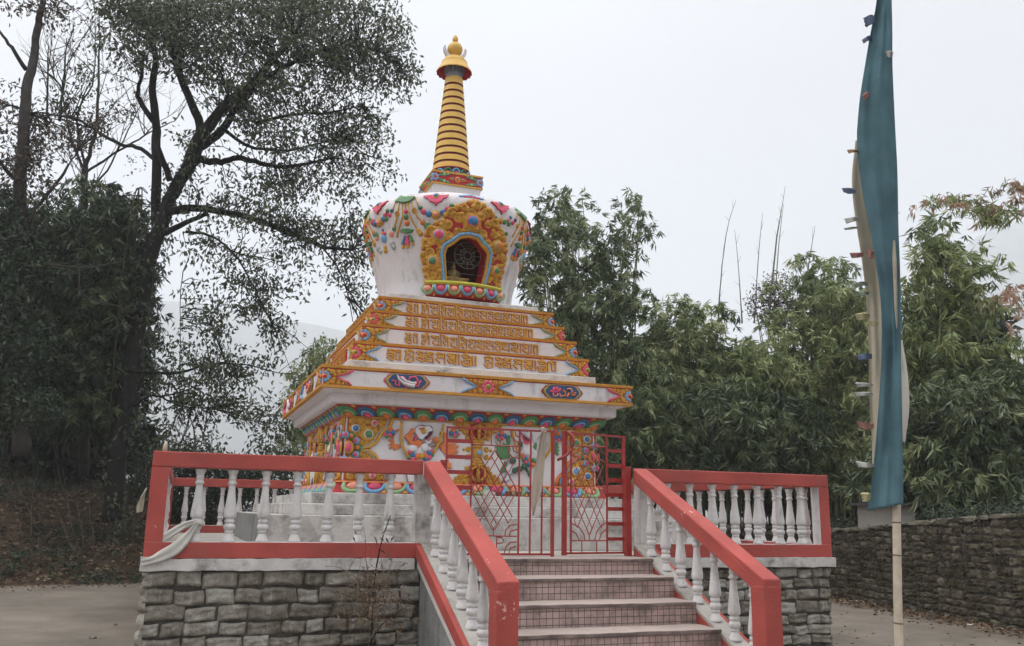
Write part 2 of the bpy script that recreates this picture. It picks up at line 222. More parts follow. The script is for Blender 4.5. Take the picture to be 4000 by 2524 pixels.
# ------------------------------------------------------------------ mesh builder
class MB:
    def __init__(s,P=None): s.v=[]; s.f=[]; s.m=[]; s.mats=[]; s.P=P; s.sm=[]; s.tint=None
    def mi(s,m):
        if m not in s.mats: s.mats.append(m)
        return s.mats.index(m)
    def add(s,vs,fs,m,smooth=False,P=None):
        P=P if P is not None else s.P; o=len(s.v)
        s.v+= [tuple(P(*q)) for q in vs] if P else [tuple(q) for q in vs]
        k=s.mi(m)
        for f in fs: s.f.append(tuple(i+o for i in f)); s.m.append(k); s.sm.append(smooth)
    def box(s,x0,x1,y0,y1,z0,z1,m,P=None):
        s.add([(x0,y0,z0),(x1,y0,z0),(x1,y1,z0),(x0,y1,z0),(x0,y0,z1),(x1,y0,z1),(x1,y1,z1),(x0,y1,z1)],[(0,3,2,1),(4,5,6,7),(0,1,5,4),(1,2,6,5),(2,3,7,6),(3,0,4,7)],m,P=P)
    def frust(s,h0,z0,h1,z1,m,caps=True,n=1):
        vs=[(-h0,-h0,z0),(h0,-h0,z0),(h0,h0,z0),(-h0,h0,z0),(-h1,-h1,z1),(h1,-h1,z1),(h1,h1,z1),(-h1,h1,z1)]
        fs=[(0,1,5,4),(1,2,6,5),(2,3,7,6),(3,0,4,7)]+([(0,3,2,1),(4,5,6,7)] if caps else [])
        s.add(vs,fs,m)
    def lathe(s,pr,m,n=48,a0=0,a1=360,cx=0,cy=0,smooth=True,cap=True):
        full=abs(a1-a0)>=359.9; k=n if full else n+1; vs=[]
        for r,z in pr:
            for i in range(k):
                a=R(a0+(a1-a0)*i/n); vs.append((cx+r*math.sin(a),cy-r*math.cos(a),z))
        fs=[]
        for j in range(len(pr)-1):
            for i in range(n):
                b=(i+1)%k if full else i+1
                fs.append((j*k+i,j*k+b,(j+1)*k+b,(j+1)*k+i))
        if cap and full: fs.append(tuple(range(k))[::-1]); fs.append(tuple(range((len(pr)-1)*k,len(pr)*k)))
        s.add(vs,fs,m,smooth)
    def tube(s,pts,rad,m,n=6,P=None,cap=True):
        P3=[Vector(q) for q in pts]; vs=[]; k=len(P3)
        if not hasattr(rad,'__len__'): rad=[rad]*k
        ref=Vector((.31,.17,.93))
        for i,q in enumerate(P3):
            d=(P3[min(i+1,k-1)]-P3[max(i-1,0)]); d=d.normalized() if d.length>1e-9 else Vector((0,0,1))
            a=d.cross(ref); a=a.normalized() if a.length>1e-3 else d.cross(Vector((1,0,0))).normalized(); b=d.cross(a)
            for j in range(n):
                t=2*math.pi*j/n; vs.append(q+(a*math.cos(t)+b*math.sin(t))*rad[i])
        fs=[(i*n+j,i*n+(j+1)%n,(i+1)*n+(j+1)%n,(i+1)*n+j) for i in range(k-1) for j in range(n)]
        if cap: fs+=[tuple(range(n))[::-1],tuple(range((k-1)*n,k*n))]
        s.add(vs,fs,m,n>4,P=P)
    def sphere(s,c,r,m,n=12,k=7,P=None):
        rx,ry,rz=(r,r,r) if not hasattr(r,'__len__') else r; vs=[(c[0],c[1],c[2]-rz)]; 
        for j in range(1,k):
            t=-math.pi/2+math.pi*j/k
            for i in range(n): a=2*math.pi*i/n; vs.append((c[0]+rx*math.cos(t)*math.cos(a),c[1]+ry*math.cos(t)*math.sin(a),c[2]+rz*math.sin(t)))
        vs.append((c[0],c[1],c[2]+rz)); L=len(vs)-1; fs=[(0,1+(i+1)%n,1+i) for i in range(n)]
        for j in range(k-2):
            for i in range(n): fs.append((1+j*n+i,1+j*n+(i+1)%n,1+(j+1)*n+(i+1)%n,1+(j+1)*n+i))
        fs+=[(L,1+(k-2)*n+i,1+(k-2)*n+(i+1)%n) for i in range(n)]
        s.add(vs,fs,m,True,P=P)
    # ---- reliefs: u right, v up, w out of the face
    def plate(s,poly,w0,w1,mf,ms=None,inset=.0,P=None):
        n=len(poly); 
        ar=sum(poly[i][0]*poly[(i+1)%n][1]-poly[(i+1)%n][0]*poly[i][1] for i in range(n))
        if ar<0: poly=poly[::-1]
        cx=sum(p[0] for p in poly)/n; cy=sum(p[1] for p in poly)/n
        if inset:
            inn=[]
            for i in range(n):
                a=Vector(poly[i-1]);b=Vector(poly[i]);c=Vector(poly[(i+1)%n]); e1=(b-a);e2=(c-b)
                e1=e1.normalized() if e1.length>1e-6 else Vector((1,0)); e2=e2.normalized() if e2.length>1e-6 else e1
                nn=Vector((-(e1.y+e2.y),e1.x+e2.x)); nn=nn.normalized() if nn.length>.2 else Vector((-e1.y,e1.x)); inn.append((b.x+nn.x*inset,b.y+nn.y*inset))
        else: inn=poly
        vs=[(p[0],p[1],w0) for p in poly]+[(p[0],p[1],w1) for p in inn]
        s.add(vs,[(i,(i+1)%n,n+(i+1)%n,n+i) for i in range(n)],ms or mf,bool(inset),P=P)
        s.add([(p[0],p[1],w1) for p in inn],[tuple(range(n))],mf,P=P)
    def bead(s,u,v,r,m,w=0,h=None,P=None,n=10):
        h=h or r; hu,hv=(r if hasattr(r,'__len__') else (r,r)); h=h if not hasattr(h,'__len__') else min(hu,hv); vs=[]
        for j in range(4):
            t=math.pi/2*j/4
            for i in range(n): a=2*math.pi*i/n; vs.append((u+hu*math.cos(t)*math.cos(a),v+hv*math.cos(t)*math.sin(a),w+h*math.sin(t)))
        vs.append((u,v,w+h)); L=len(vs)-1
        fs=[(j*n+i,j*n+(i+1)%n,(j+1)*n+(i+1)%n,(j+1)*n+i) for j in range(3) for i in range(n)]+[(L,3*n+i,3*n+(i+1)%n) for i in range(n)]
        s.add(vs,fs,m,True,P=P)
    def strip(s,pts,wd,m,w=0,h=None,P=None,ends=True,wds=None,edge=None):
        """raised rounded ribbon along a 2D path; edge = material of its lower flanks"""
        h=h or wd*.5; k=len(pts); Q=[Vector(p) for p in pts]; vs=[]; prof=((-.5,0),(-.36,.72),(0,1),(.36,.72),(.5,0))
        for i,q in enumerate(Q):
            d=Q[min(i+1,k-1)]-Q[max(i-1,0)]; d=d.normalized() if d.length>1e-9 else Vector((1,0)); nn=Vector((-d.y,d.x)); ww=wds[i] if wds else wd
            for a,b in prof: vs.append((q.x+nn.x*a*ww,q.y+nn.y*a*ww,w+h*b))
        fl=[];fi=[]
        for i in range(k-1):
            for j in range(4): (fl if j in(0,3) and edge else fi).append((i*5+j+1,i*5+j,(i+1)*5+j,(i+1)*5+j+1))
        if ends: fi+=[(0,1,2,3,4),tuple(range((k-1)*5,k*5))[::-1]]
        o=vs
        s.add(o,fi,m,not edge,P=P)
        if fl: s.add(o,fl,edge,False,P=P)
    def stroke(s,pts,wd,h,mf,ms,P=None):
        """flat faced letter stroke with upright flanks"""
        k=len(pts); Q=[Vector(p) for p in pts]; vs=[]
        for i,q in enumerate(Q):
            d=Q[min(i+1,k-1)]-Q[max(i-1,0)]; d=d.normalized() if d.length>1e-9 else Vector((1,0)); nn=Vector((-d.y,d.x))*wd/2
            vs+=[(q.x-nn.x*1.25,q.y-nn.y*1.25,0),(q.x-nn.x,q.y-nn.y,h),(q.x+nn.x,q.y+nn.y,h),(q.x+nn.x*1.25,q.y+nn.y*1.25,0)]
        ff=[(i*4+2,i*4+1,i*4+5,i*4+6) for i in range(k-1)]
        fs=[(i*4+1,i*4,i*4+4,i*4+5) for i in range(k-1)]+[(i*4+3,i*4+2,i*4+6,i*4+7) for i in range(k-1)]+[(0,1,2,3),tuple(range(k*4-4,k*4))[::-1]]
        s.add(vs,ff,mf,P=P); s.add(vs,fs,ms,P=P)
    def curl(s,u,v,r,m,P=None,a0=0,sg=1,w=0,h=None):
        h=h or r*.55
        s.bead(u,v,r*.95,m,w,h*.38,P=P,n=9)
        pts=[]
        for i in range(9):
            t=i/8; a=a0+sg*t*5.6; rr=r*(.95-.75*t); pts.append((u+rr*math.cos(a),v+rr*math.sin(a)))
        s.strip(pts,r*.42,m,w+h*.15,h*.95,P=P,wds=[r*(.46-.18*i/8) for i in range(9)])
    def flower(s,u,v,r,mp,mr,mc,P=None,n=8,w=0,h=.03,a0=0,a1=360):
        for i in range(n):
            a=R(a0+(a1-a0)*(i+.5)/n); s.bead(u+r*.7*math.cos(a),v+r*.7*math.sin(a),r*.34,mp,w,h*.7,P=P,n=8)
        s.bead(u,v,r*.5,mr,w,h,P=P); s.bead(u,v,r*.32,mc,w+h*.5,h*.8,P=P)
    def build(s,name,parent=None,auto=None):
        me=bpy.data.meshes.new(name); me.from_pydata(s.v,[],s.f)
        for q in s.mats: me.materials.append(M[q] if isinstance(q,str) else q)
        me.polygons.foreach_set('material_index',s.m); me.polygons.foreach_set('use_smooth',s.sm)
        if s.tint is not None:
            a=me.attributes.new('tint','FLOAT','FACE'); a.data.foreach_set('value',s.tint)
        me.update(); o=bpy.data.objects.new(name,me); C.objects.link(o)
        if parent: o.parent=parent
        return o
def tag(o,label,cat=None,group=None,kind=None):
    if label: o['label']=label
    if cat: o['category']=cat
    if group: o['group']=group
    if kind: o['kind']=kind
    return o
def thing(name,label,cat,loc=(0,0,0),group=None):
    o=bpy.data.objects.new(name,None); C.objects.link(o); o.location=loc; o.empty_display_size=.2
    OFF[o.name]=Vector(loc); return tag(o,label,cat,group)
OFF={}
def part(mb,name,root,kind=None,label=None):
    """link a part whose coordinates are world coordinates under a thing"""
    o=mb.build(name,root)
    if root.parent is None: o.matrix_parent_inverse=Matrix.Translation(-Vector(root.location))
    if kind: o['kind']=kind
    if label: o['label']=label
    return o
def copy_part(o,root,rot=None,loc=None):
    mi=o.matrix_parent_inverse.copy(); c=o.copy(); C.objects.link(c); c.parent=root; c.matrix_parent_inverse=mi
    if rot is not None: c.rotation_euler=(0,0,rot)
    if loc is not None: c.location=loc
    return c
def bevel(o,wd=.008,seg=2,ang=40):
    b=o.modifiers.new('bevel','BEVEL'); b.width=wd; b.segments=seg; b.limit_method='ANGLE'; b.angle_limit=R(ang); return o
ROW=[[(-0.923,3.748),(-0.889,3.727),(-0.857,3.73)],[(-0.9,3.743),(-0.847,3.745),(-0.847,3.698)],[(-0.924,3.676),(-0.888,3.704),(-0.845,3.7)],[(-0.923,3.646),(-0.891,3.673),(-0.844,3.673),(-0.846,3.624)],[(-0.915,3.645),(-0.881,3.631),(-0.848,3.62)],[(-0.818,3.745),(-0.783,3.724),(-0.774,3.723)],[(-0.808,3.748),(-0.763,3.744),(-0.758,3.62)],[(-0.805,3.706),(-0.804,3.64),(-0.787,3.63)],[(-0.709,3.747),(-0.675,3.724),(-0.646,3.724)],[(-0.693,3.743),(-0.605,3.738),(-0.601,3.621)],[(-0.634,3.775),(-0.621,3.766),(-0.633,3.754),(-0.646,3.763),(-0.634,3.775)],[(-0.708,3.715),(-0.683,3.696),(-0.617,3.702)],[(-0.702,3.662),(-0.674,3.681),(-0.649,3.679),(-0.65,3.65)],[(-0.707,3.645),(-0.688,3.622),(-0.659,3.629),(-0.644,3.671)],[(-0.581,3.743),(-0.546,3.717),(-0.521,3.717)],[(-0.572,3.741),(-0.474,3.738),(-0.47,3.621)],[(-0.509,3.733),(-0.506,3.696),(-0.557,3.671),(-0.556,3.65),(-0.514,3.629),(-0.473,3.645)],[(-0.465,3.766),(-0.443,3.751),(-0.438,3.615)],[(-0.458,3.766),(-0.41,3.758),(-0.388,3.748)],[(-0.413,3.737),(-0.387,3.717),(-0.366,3.717)],[(-0.397,3.745),(-0.35,3.735),(-0.348,3.619)],[(-0.366,3.698),(-0.411,3.679),(-0.406,3.655),(-0.38,3.624)],[(-0.325,3.737),(-0.294,3.711),(-0.277,3.712)],[(-0.316,3.74),(-0.227,3.733),(-0.224,3.615)],[(-0.265,3.73),(-0.262,3.693),(-0.314,3.667),(-0.305,3.639),(-0.262,3.62),(-0.224,3.621)],[(-0.22,3.765),(-0.198,3.748),(-0.194,3.616)],[(-0.213,3.766),(-0.164,3.758),(-0.143,3.749)],[(-0.172,3.734),(-0.137,3.708),(-0.116,3.708)],[(-0.151,3.742),(-0.099,3.732),(-0.1,3.616)],[(-0.119,3.687),(-0.166,3.672),(-0.165,3.647),(-0.13,3.617)],[(-0.078,3.732),(-0.047,3.704),(-0.026,3.703)],[(-0.07,3.737),(0.023,3.733),(0.025,3.61)],[(-0.018,3.727),(-0.013,3.694),(-0.068,3.668),(-0.058,3.636),(-0.006,3.619)],[(-0.005,3.647),(0.023,3.662)],[(0.039,3.732),(0.074,3.704),(0.096,3.706)],[(0.047,3.735),(0.149,3.734),(0.148,3.61)],[(0.108,3.726),(0.109,3.703),(0.049,3.664)],[(0.047,3.66),(0.128,3.621)],[(0.084,3.652),(0.118,3.672)],[(0.162,3.737),(0.191,3.706),(0.217,3.706)],[(0.173,3.74),(0.269,3.734),(0.269,3.616)],[(0.229,3.73),(0.232,3.697),(0.174,3.667),(0.184,3.638),(0.232,3.623)],[(0.239,3.681),(0.266,3.675)],[(0.288,3.736),(0.322,3.707),(0.348,3.705)],[(0.297,3.74),(0.367,3.734),(0.37,3.612)],[(0.353,3.691),(0.296,3.669),(0.301,3.64),(0.345,3.616)],[(0.384,3.738),(0.396,3.705),(0.44,3.711)],[(0.389,3.734),(0.497,3.733),(0.495,3.614)],[(0.453,3.725),(0.456,3.695),(0.401,3.674),(0.393,3.656),(0.437,3.639),(0.485,3.656)],[(0.517,3.737),(0.546,3.708),(0.568,3.707)],[(0.526,3.741),(0.661,3.735),(0.659,3.613)],[(0.59,3.733),(0.586,3.703),(0.527,3.663)],[(0.521,3.652),(0.619,3.62)],[(0.569,3.669),(0.618,3.637)],[(0.617,3.714),(0.618,3.629)],[(0.677,3.736),(0.706,3.707),(0.729,3.706)],[(0.683,3.739),(0.782,3.732),(0.779,3.611)],[(0.744,3.729),(0.742,3.703),(0.685,3.664)],[(0.68,3.658),(0.766,3.614)],[(0.725,3.674),(0.751,3.687)],[(0.813,3.746),(0.815,3.612)],[(0.831,3.733),(0.863,3.707),(0.881,3.707)],[(0.843,3.736),(0.901,3.73),(0.901,3.608)],[(0.85,3.698),(0.851,3.632),(0.869,3.618)]]
ROW4=[[(-1.211,3.242),(-1.178,3.216),(-1.141,3.216)],[(-1.195,3.241),(-1.124,3.241),(-1.124,3.185)],[(-1.214,3.184),(-1.183,3.202),(-1.121,3.191)],[(-1.212,3.152),(-1.181,3.173),(-1.123,3.164)],[(-1.217,3.146),(-1.174,3.123),(-1.13,3.098)],[(-1.153,3.135),(-1.121,3.141),(-1.125,3.101)],[(-1.102,3.243),(-1.077,3.216),(-1.056,3.215)],[(-1.089,3.242),(-1.035,3.237),(-1.035,3.11)],[(-1.087,3.199),(-1.086,3.125),(-1.062,3.113)],[(-0.979,3.244),(-0.943,3.218),(-0.917,3.22)],[(-0.966,3.247),(-0.861,3.24),(-0.858,3.11)],[(-0.912,3.275),(-0.897,3.262),(-0.912,3.249),(-0.926,3.259),(-0.912,3.275)],[(-0.972,3.2),(-0.943,3.205),(-0.91,3.205)],[(-0.966,3.179),(-0.956,3.14),(-0.929,3.131),(-0.909,3.167)],[(-0.978,3.149),(-0.961,3.118),(-0.922,3.1),(-0.885,3.111)],[(-0.904,3.176),(-0.866,3.179)],[(-0.828,3.246),(-0.797,3.216),(-0.759,3.216)],[(-0.815,3.247),(-0.736,3.242),(-0.735,3.108)],[(-0.743,3.207),(-0.817,3.166)],[(-0.825,3.155),(-0.739,3.111)],[(-0.779,3.164),(-0.742,3.183)],[(-0.712,3.244),(-0.678,3.22),(-0.629,3.226)],[(-0.695,3.244),(-0.585,3.237)],[(-0.629,3.226),(-0.704,3.194),(-0.714,3.177),(-0.675,3.153),(-0.643,3.161)],[(-0.713,3.147),(-0.691,3.125),(-0.614,3.123)],[(-0.671,3.187),(-0.617,3.19),(-0.596,3.162),(-0.592,3.103)],[(-0.591,3.232),(-0.611,3.198)],[(-0.558,3.243),(-0.524,3.213),(-0.485,3.213)],[(-0.542,3.246),(-0.437,3.239),(-0.438,3.103)],[(-0.47,3.236),(-0.474,3.209),(-0.545,3.182),(-0.561,3.164),(-0.499,3.112)],[(-0.501,3.188),(-0.451,3.189)],[(-0.409,3.241),(-0.386,3.221),(-0.302,3.215)],[(-0.398,3.246),(-0.239,3.246),(-0.238,3.11)],[(-0.302,3.211),(-0.374,3.195),(-0.395,3.166),(-0.372,3.119)],[(-0.302,3.192),(-0.351,3.177),(-0.367,3.152),(-0.344,3.116)],[(-0.334,3.144),(-0.282,3.107)],[(-0.301,3.165),(-0.331,3.155)],[(-0.278,3.24),(-0.28,3.11)],[(-0.144,3.28),(-0.129,3.265),(-0.144,3.25),(-0.159,3.263),(-0.144,3.28)],[(-0.205,3.246),(-0.173,3.213),(-0.111,3.212)],[(-0.191,3.249),(-0.118,3.244),(-0.083,3.217),(-0.085,3.187),(-0.161,3.181),(-0.206,3.158),(-0.179,3.106)],[(-0.162,3.105),(-0.16,3.137),(-0.11,3.152),(-0.109,3.106)],[(-0.082,3.184),(-0.086,3.102)],[(-0.176,3.101),(-0.114,3.105)],[(-0.056,3.241),(-0.049,3.11)],[(-0.01,3.244),(-0.007,3.11)],[(0.112,3.244),(0.148,3.218),(0.174,3.22)],[(0.125,3.247),(0.23,3.24),(0.233,3.11)],[(0.179,3.275),(0.194,3.262),(0.179,3.249),(0.165,3.259),(0.179,3.275)],[(0.119,3.2),(0.148,3.205),(0.181,3.205)],[(0.125,3.179),(0.135,3.14),(0.162,3.131),(0.182,3.167)],[(0.113,3.149),(0.13,3.118),(0.169,3.1),(0.206,3.111)],[(0.187,3.176),(0.225,3.179)],[(0.263,3.246),(0.294,3.216),(0.332,3.216)],[(0.276,3.247),(0.355,3.242),(0.356,3.108)],[(0.348,3.207),(0.274,3.166)],[(0.266,3.155),(0.352,3.111)],[(0.312,3.164),(0.349,3.183)],[(0.379,3.244),(0.413,3.22),(0.462,3.226)],[(0.396,3.244),(0.506,3.237)],[(0.462,3.226),(0.387,3.194),(0.377,3.177),(0.416,3.153),(0.448,3.161)],[(0.378,3.147),(0.4,3.125),(0.477,3.123)],[(0.42,3.187),(0.474,3.19),(0.495,3.162),(0.499,3.103)],[(0.5,3.232),(0.48,3.198)],[(0.533,3.243),(0.567,3.213),(0.606,3.213)],[(0.549,3.246),(0.654,3.239),(0.653,3.103)],[(0.621,3.236),(0.617,3.209),(0.546,3.182),(0.53,3.164),(0.592,3.112)],[(0.59,3.188),(0.64,3.189)],[(0.682,3.241),(0.705,3.221),(0.789,3.215)],[(0.693,3.246),(0.852,3.246),(0.853,3.11)],[(0.789,3.211),(0.717,3.195),(0.696,3.166),(0.719,3.119)],[(0.789,3.192),(0.74,3.177),(0.724,3.152),(0.747,3.116)],[(0.757,3.144),(0.809,3.107)],[(0.79,3.165),(0.76,3.155)],[(0.813,3.24),(0.811,3.11)],[(0.947,3.28),(0.962,3.265),(0.947,3.25),(0.932,3.263),(0.947,3.28)],[(0.886,3.246),(0.918,3.213),(0.98,3.212)],[(0.9,3.249),(0.973,3.244),(1.008,3.217),(1.006,3.187),(0.93,3.181),(0.885,3.158),(0.912,3.106)],[(0.929,3.105),(0.931,3.137),(0.981,3.152),(0.982,3.106)],[(1.009,3.184),(1.005,3.102)],[(0.915,3.101),(0.977,3.105)],[(1.036,3.249),(1.037,3.109)],[(1.064,3.251),(1.095,3.22),(1.131,3.218)],[(1.079,3.255),(1.153,3.251),(1.149,3.112)],[(1.097,3.208),(1.093,3.132),(1.116,3.12)]]
LION1={'plates':[('orange',[(-1.026,2.224),(-1.072,2.205),(-1.099,2.164),(-1.155,2.11),(-1.102,2.101),(-1.17,2.058),(-1.106,2.049),(-1.173,2.001),(-1.11,2.009),(-1.154,1.962),(-1.096,1.97),(-1.086,1.942),(-0.997,1.979),(-1.005,2.019),(-1.076,2.028),(-1.091,2.101),(-1.059,2.177),(-1.024,2.196)]),('orange',[(-0.463,2.222),(-0.414,2.201),(-0.382,2.15),(-0.379,2.068),(-0.324,2.07),(-0.257,2.067),(-0.311,2.024),(-0.219,2.04),(-0.272,1.979),(-0.223,1.952),(-0.307,1.92),(-0.374,1.9),(-0.423,1.915),(-0.472,1.943),(-0.48,1.994),(-0.511,2.016),(-0.577,2.008),(-0.619,2.018),(-0.488,2.046),(-0.441,2.089),(-0.449,2.158),(-0.499,2.185)]),('orange',[(-0.425,1.794),(-0.384,1.853),(-0.366,1.86),(-0.359,1.814),(-0.328,1.815),(-0.333,1.768),(-0.311,1.758),(-0.344,1.728),(-0.387,1.744)]),('cream',[(-0.979,2.089),(-0.911,2.023),(-0.839,2.003),(-0.791,1.97),(-0.727,2.031),(-0.619,2.012),(-0.576,1.979),(-0.498,1.982),(-0.441,1.926),(-0.39,1.842),(-0.435,1.742),(-0.442,1.593),(-0.531,1.568),(-0.594,1.663),(-0.742,1.63),(-0.798,1.561),(-0.891,1.552),(-0.92,1.681),(-0.903,1.824),(-0.956,1.964)]),('orange',[(-0.872,2.232),(-0.825,2.237),(-0.818,2.205),(-0.84,2.158),(-0.855,2.1),(-0.842,2.072),(-0.807,2.09),(-0.778,2.103),(-0.741,2.082),(-0.699,2.078),(-0.728,2.042),(-0.756,1.989),(-0.791,1.982),(-0.839,2.003),(-0.9,2.035),(-0.913,2.069),(-0.962,2.107),(-0.957,2.136),(-0.917,2.166),(-0.883,2.202)]),('cream',[(-0.819,2.24),(-0.767,2.277),(-0.695,2.269),(-0.629,2.278),(-0.591,2.239),(-0.59,2.21),(-0.65,2.19),(-0.655,2.161),(-0.695,2.124),(-0.73,2.088),(-0.772,2.104),(-0.803,2.143),(-0.829,2.188)]),('cream',[(-0.694,2.09),(-0.598,2.105),(-0.603,2.07),(-0.626,2.04),(-0.674,2.038)]),('dark',[(-0.701,2.124),(-0.655,2.161),(-0.596,2.21),(-0.586,2.181),(-0.618,2.133),(-0.653,2.109),(-0.689,2.119)]),('pink',[(-0.683,2.107),(-0.61,2.105),(-0.627,2.075),(-0.669,2.068)]),('pink',[(-0.81,2.165),(-0.786,2.143),(-0.807,2.096),(-0.842,2.066),(-0.848,2.083),(-0.827,2.13)]),('orange',[(-0.789,2.23),(-0.766,2.246),(-0.7,2.254),(-0.694,2.237),(-0.741,2.218),(-0.776,2.213)]),('red',[(-0.764,2.28),(-0.738,2.29),(-0.695,2.272),(-0.731,2.268)]),('red',[(-0.629,2.272),(-0.617,2.276),(-0.607,2.256),(-0.618,2.241)])],'beads':[('gold',-0.716,2.199,0.034),('green',-0.716,2.201,0.018),('orange',-0.556,2.096,0.041),('pink',-0.892,1.921,0.032),('green',-0.89,1.864,0.032),('blue',-0.849,1.888,0.041),('orange',-0.79,1.876,0.041),('gold',-0.737,1.881,0.041),('orange',-0.683,1.889,0.041),('blue',-0.637,1.922,0.038),('pink',-0.605,1.946,0.031),('green',-0.597,1.903,0.031),('pink',-0.632,1.873,0.036),('pink',-0.845,1.843,0.041),('blue',-0.679,1.851,0.036),('orange',-1.151,2.198,0.038),('blue',-1.178,2.163,0.03),('blue',-1.117,2.166,0.036),('pink',-1.212,2.136,0.027),('pink',-1.156,2.132,0.03),('green',-1.193,2.114,0.027),('orange',-0.323,2.229,0.038),('blue',-0.349,2.186,0.036),('blue',-0.285,2.198,0.03),('pink',-0.306,2.171,0.032),('pink',-0.257,2.179,0.027),('green',-0.278,2.16,0.027)],'lumps':[(-0.69,1.992,0.1,0.1),(-0.85,1.974,0.13,0.085)],'straps':[[(-1.006,2.312),(-1.007,2.191),(-1.013,2.076),(-0.98,1.992),(-0.93,1.908),(-0.898,1.852)],[(-0.454,2.299),(-0.469,2.198),(-0.506,2.063),(-0.557,1.962),(-0.586,1.915)]]}
LION2={'plates':[('green',[(0.261,2.112),(0.303,2.062),(0.276,2.055),(0.291,2.005),(0.277,1.985),(0.299,1.954),(0.292,1.941),(0.334,1.904),(0.361,1.88),(0.45,1.896),(0.49,1.929),(0.476,1.973),(0.489,2.012),(0.474,2.069),(0.487,2.115),(0.479,2.205),(0.444,2.203),(0.418,2.157),(0.433,2.087),(0.391,2.098),(0.364,2.11),(0.385,2.066),(0.337,2.058),(0.303,2.082)]),('green',[(0.402,1.869),(0.437,1.838),(0.451,1.807),(0.418,1.768),(0.412,1.723),(0.372,1.703),(0.338,1.696),(0.343,1.753),(0.376,1.804)]),('cream',[(0.478,1.884),(0.601,1.94),(0.647,2.07),(0.611,2.185),(0.624,2.257),(0.749,2.275),(0.785,2.225),(0.793,2.128),(0.843,2.078),(0.88,1.937),(0.825,1.806),(0.686,1.815),(0.549,1.727),(0.454,1.68),(0.475,1.63),(0.401,1.584),(0.373,1.615),(0.426,1.698),(0.411,1.774)]),('green',[(1.126,2.142),(1.155,2.143),(1.177,2.111),(1.163,2.098),(1.184,2.066),(1.166,2.052),(1.185,2.02),(1.163,2.006),(1.178,1.974),(1.156,1.96),(1.12,1.985)]),('green',[(0.956,2.135),(1.006,2.098),(0.984,2.09),(0.985,2.045),(0.956,2.057)]),('green',[(0.787,2.076),(0.843,2.13),(0.857,2.072),(0.83,2.013),(0.794,2.05)]),('green',[(0.7,1.783),(0.756,1.74),(0.764,1.657),(0.736,1.676),(0.729,1.72),(0.708,1.732)]),('pink',[(0.613,2.253),(0.68,2.237),(0.736,2.203),(0.768,2.159),(0.762,2.107),(0.717,2.083),(0.661,2.096),(0.635,2.166)]),('dark',[(0.631,2.231),(0.68,2.214),(0.73,2.184),(0.751,2.146),(0.716,2.118),(0.674,2.129),(0.646,2.173)]),('cream',[(0.627,2.241),(0.68,2.224),(0.729,2.19),(0.744,2.161),(0.716,2.17),(0.673,2.197)]),('pink',[(0.653,2.164),(0.695,2.143),(0.723,2.125),(0.681,2.126)]),('red',[(0.686,2.276),(0.714,2.267),(0.711,2.251),(0.694,2.253)])],'beads':[('dgreen',0.502,1.869,0.048),('dgreen',0.528,1.743,0.04),('dgreen',0.593,1.764,0.043),('dgreen',0.665,1.801,0.043),('dgreen',0.605,2.094,0.038),('pink',0.656,1.929,0.029),('blue',0.691,1.901,0.029),('green',0.65,1.884,0.027),('orange',0.733,1.887,0.035),('pink',0.685,1.856,0.031),('blue',0.727,1.835,0.036),('orange',0.787,1.824,0.038),('green',0.796,1.883,0.035),('blue',0.846,1.852,0.033),('pink',0.873,1.892,0.033),('orange',0.344,2.228,0.035),('blue',0.383,2.188,0.035),('blue',0.304,2.191,0.029),('pink',0.277,2.173,0.027),('pink',0.346,2.157,0.031),('green',0.305,2.142,0.027),('orange',1.147,2.248,0.035),('blue',1.126,2.201,0.033),('blue',1.184,2.204,0.029),('pink',1.155,2.169,0.029)],'lumps':[(0.718,1.996,0.15,0.1)],'straps':[[(0.491,2.27),(0.514,2.148),(0.558,2.022),(0.65,1.903)],[(1.032,2.328),(1.055,2.172),(1.035,2.034),(0.951,1.914)]]}
CORNER=[(-1.131,2.34),(-1.162,2.233),(-1.264,2.147),(-1.312,2.041),(-1.408,1.974),(-1.5,1.95)]
GL={'v':[[0.273,0.786,0.91,1.037],1.16],'knot':[(0.511,1.885),(0.515,0.975),(0.52,1.423)],'lines':[[(0.262,1.89),(0.788,1.883)],[(0.477,2.062),(0.478,1.888)],[(0.572,2.061),(0.574,1.887)],[(0.457,0.968),(0.772,0.964)],[(0.555,0.957),(0.558,0.805)],[(0.555,0.957),(0.614,0.948),(0.634,0.921),(0.615,0.898),(0.561,0.89)],[(0.684,2.046),(0.7,1.979),(0.736,1.941),(0.787,1.928)],[(0.735,2.043),(0.745,2.0),(0.786,1.977)],[(0.661,1.878),(0.668,1.813),(0.709,1.771),(0.783,1.762)],[(0.712,1.877),(0.723,1.834),(0.784,1.815)],[(0.643,0.97),(0.652,1.027),(0.701,1.075),(0.77,1.085)],[(0.69,0.97),(0.702,1.014),(0.773,1.033)],[(0.641,0.798),(0.655,0.861),(0.703,0.903),(0.768,0.908)],[(0.69,0.798),(0.704,0.847),(0.765,0.862)],[(0.432,2.06),(0.438,2.007),(0.374,1.995),(0.343,2.013)]],'plates':[[1.938,1.898],[1.775,1.734],[1.62,1.579],[1.466,1.423]]}
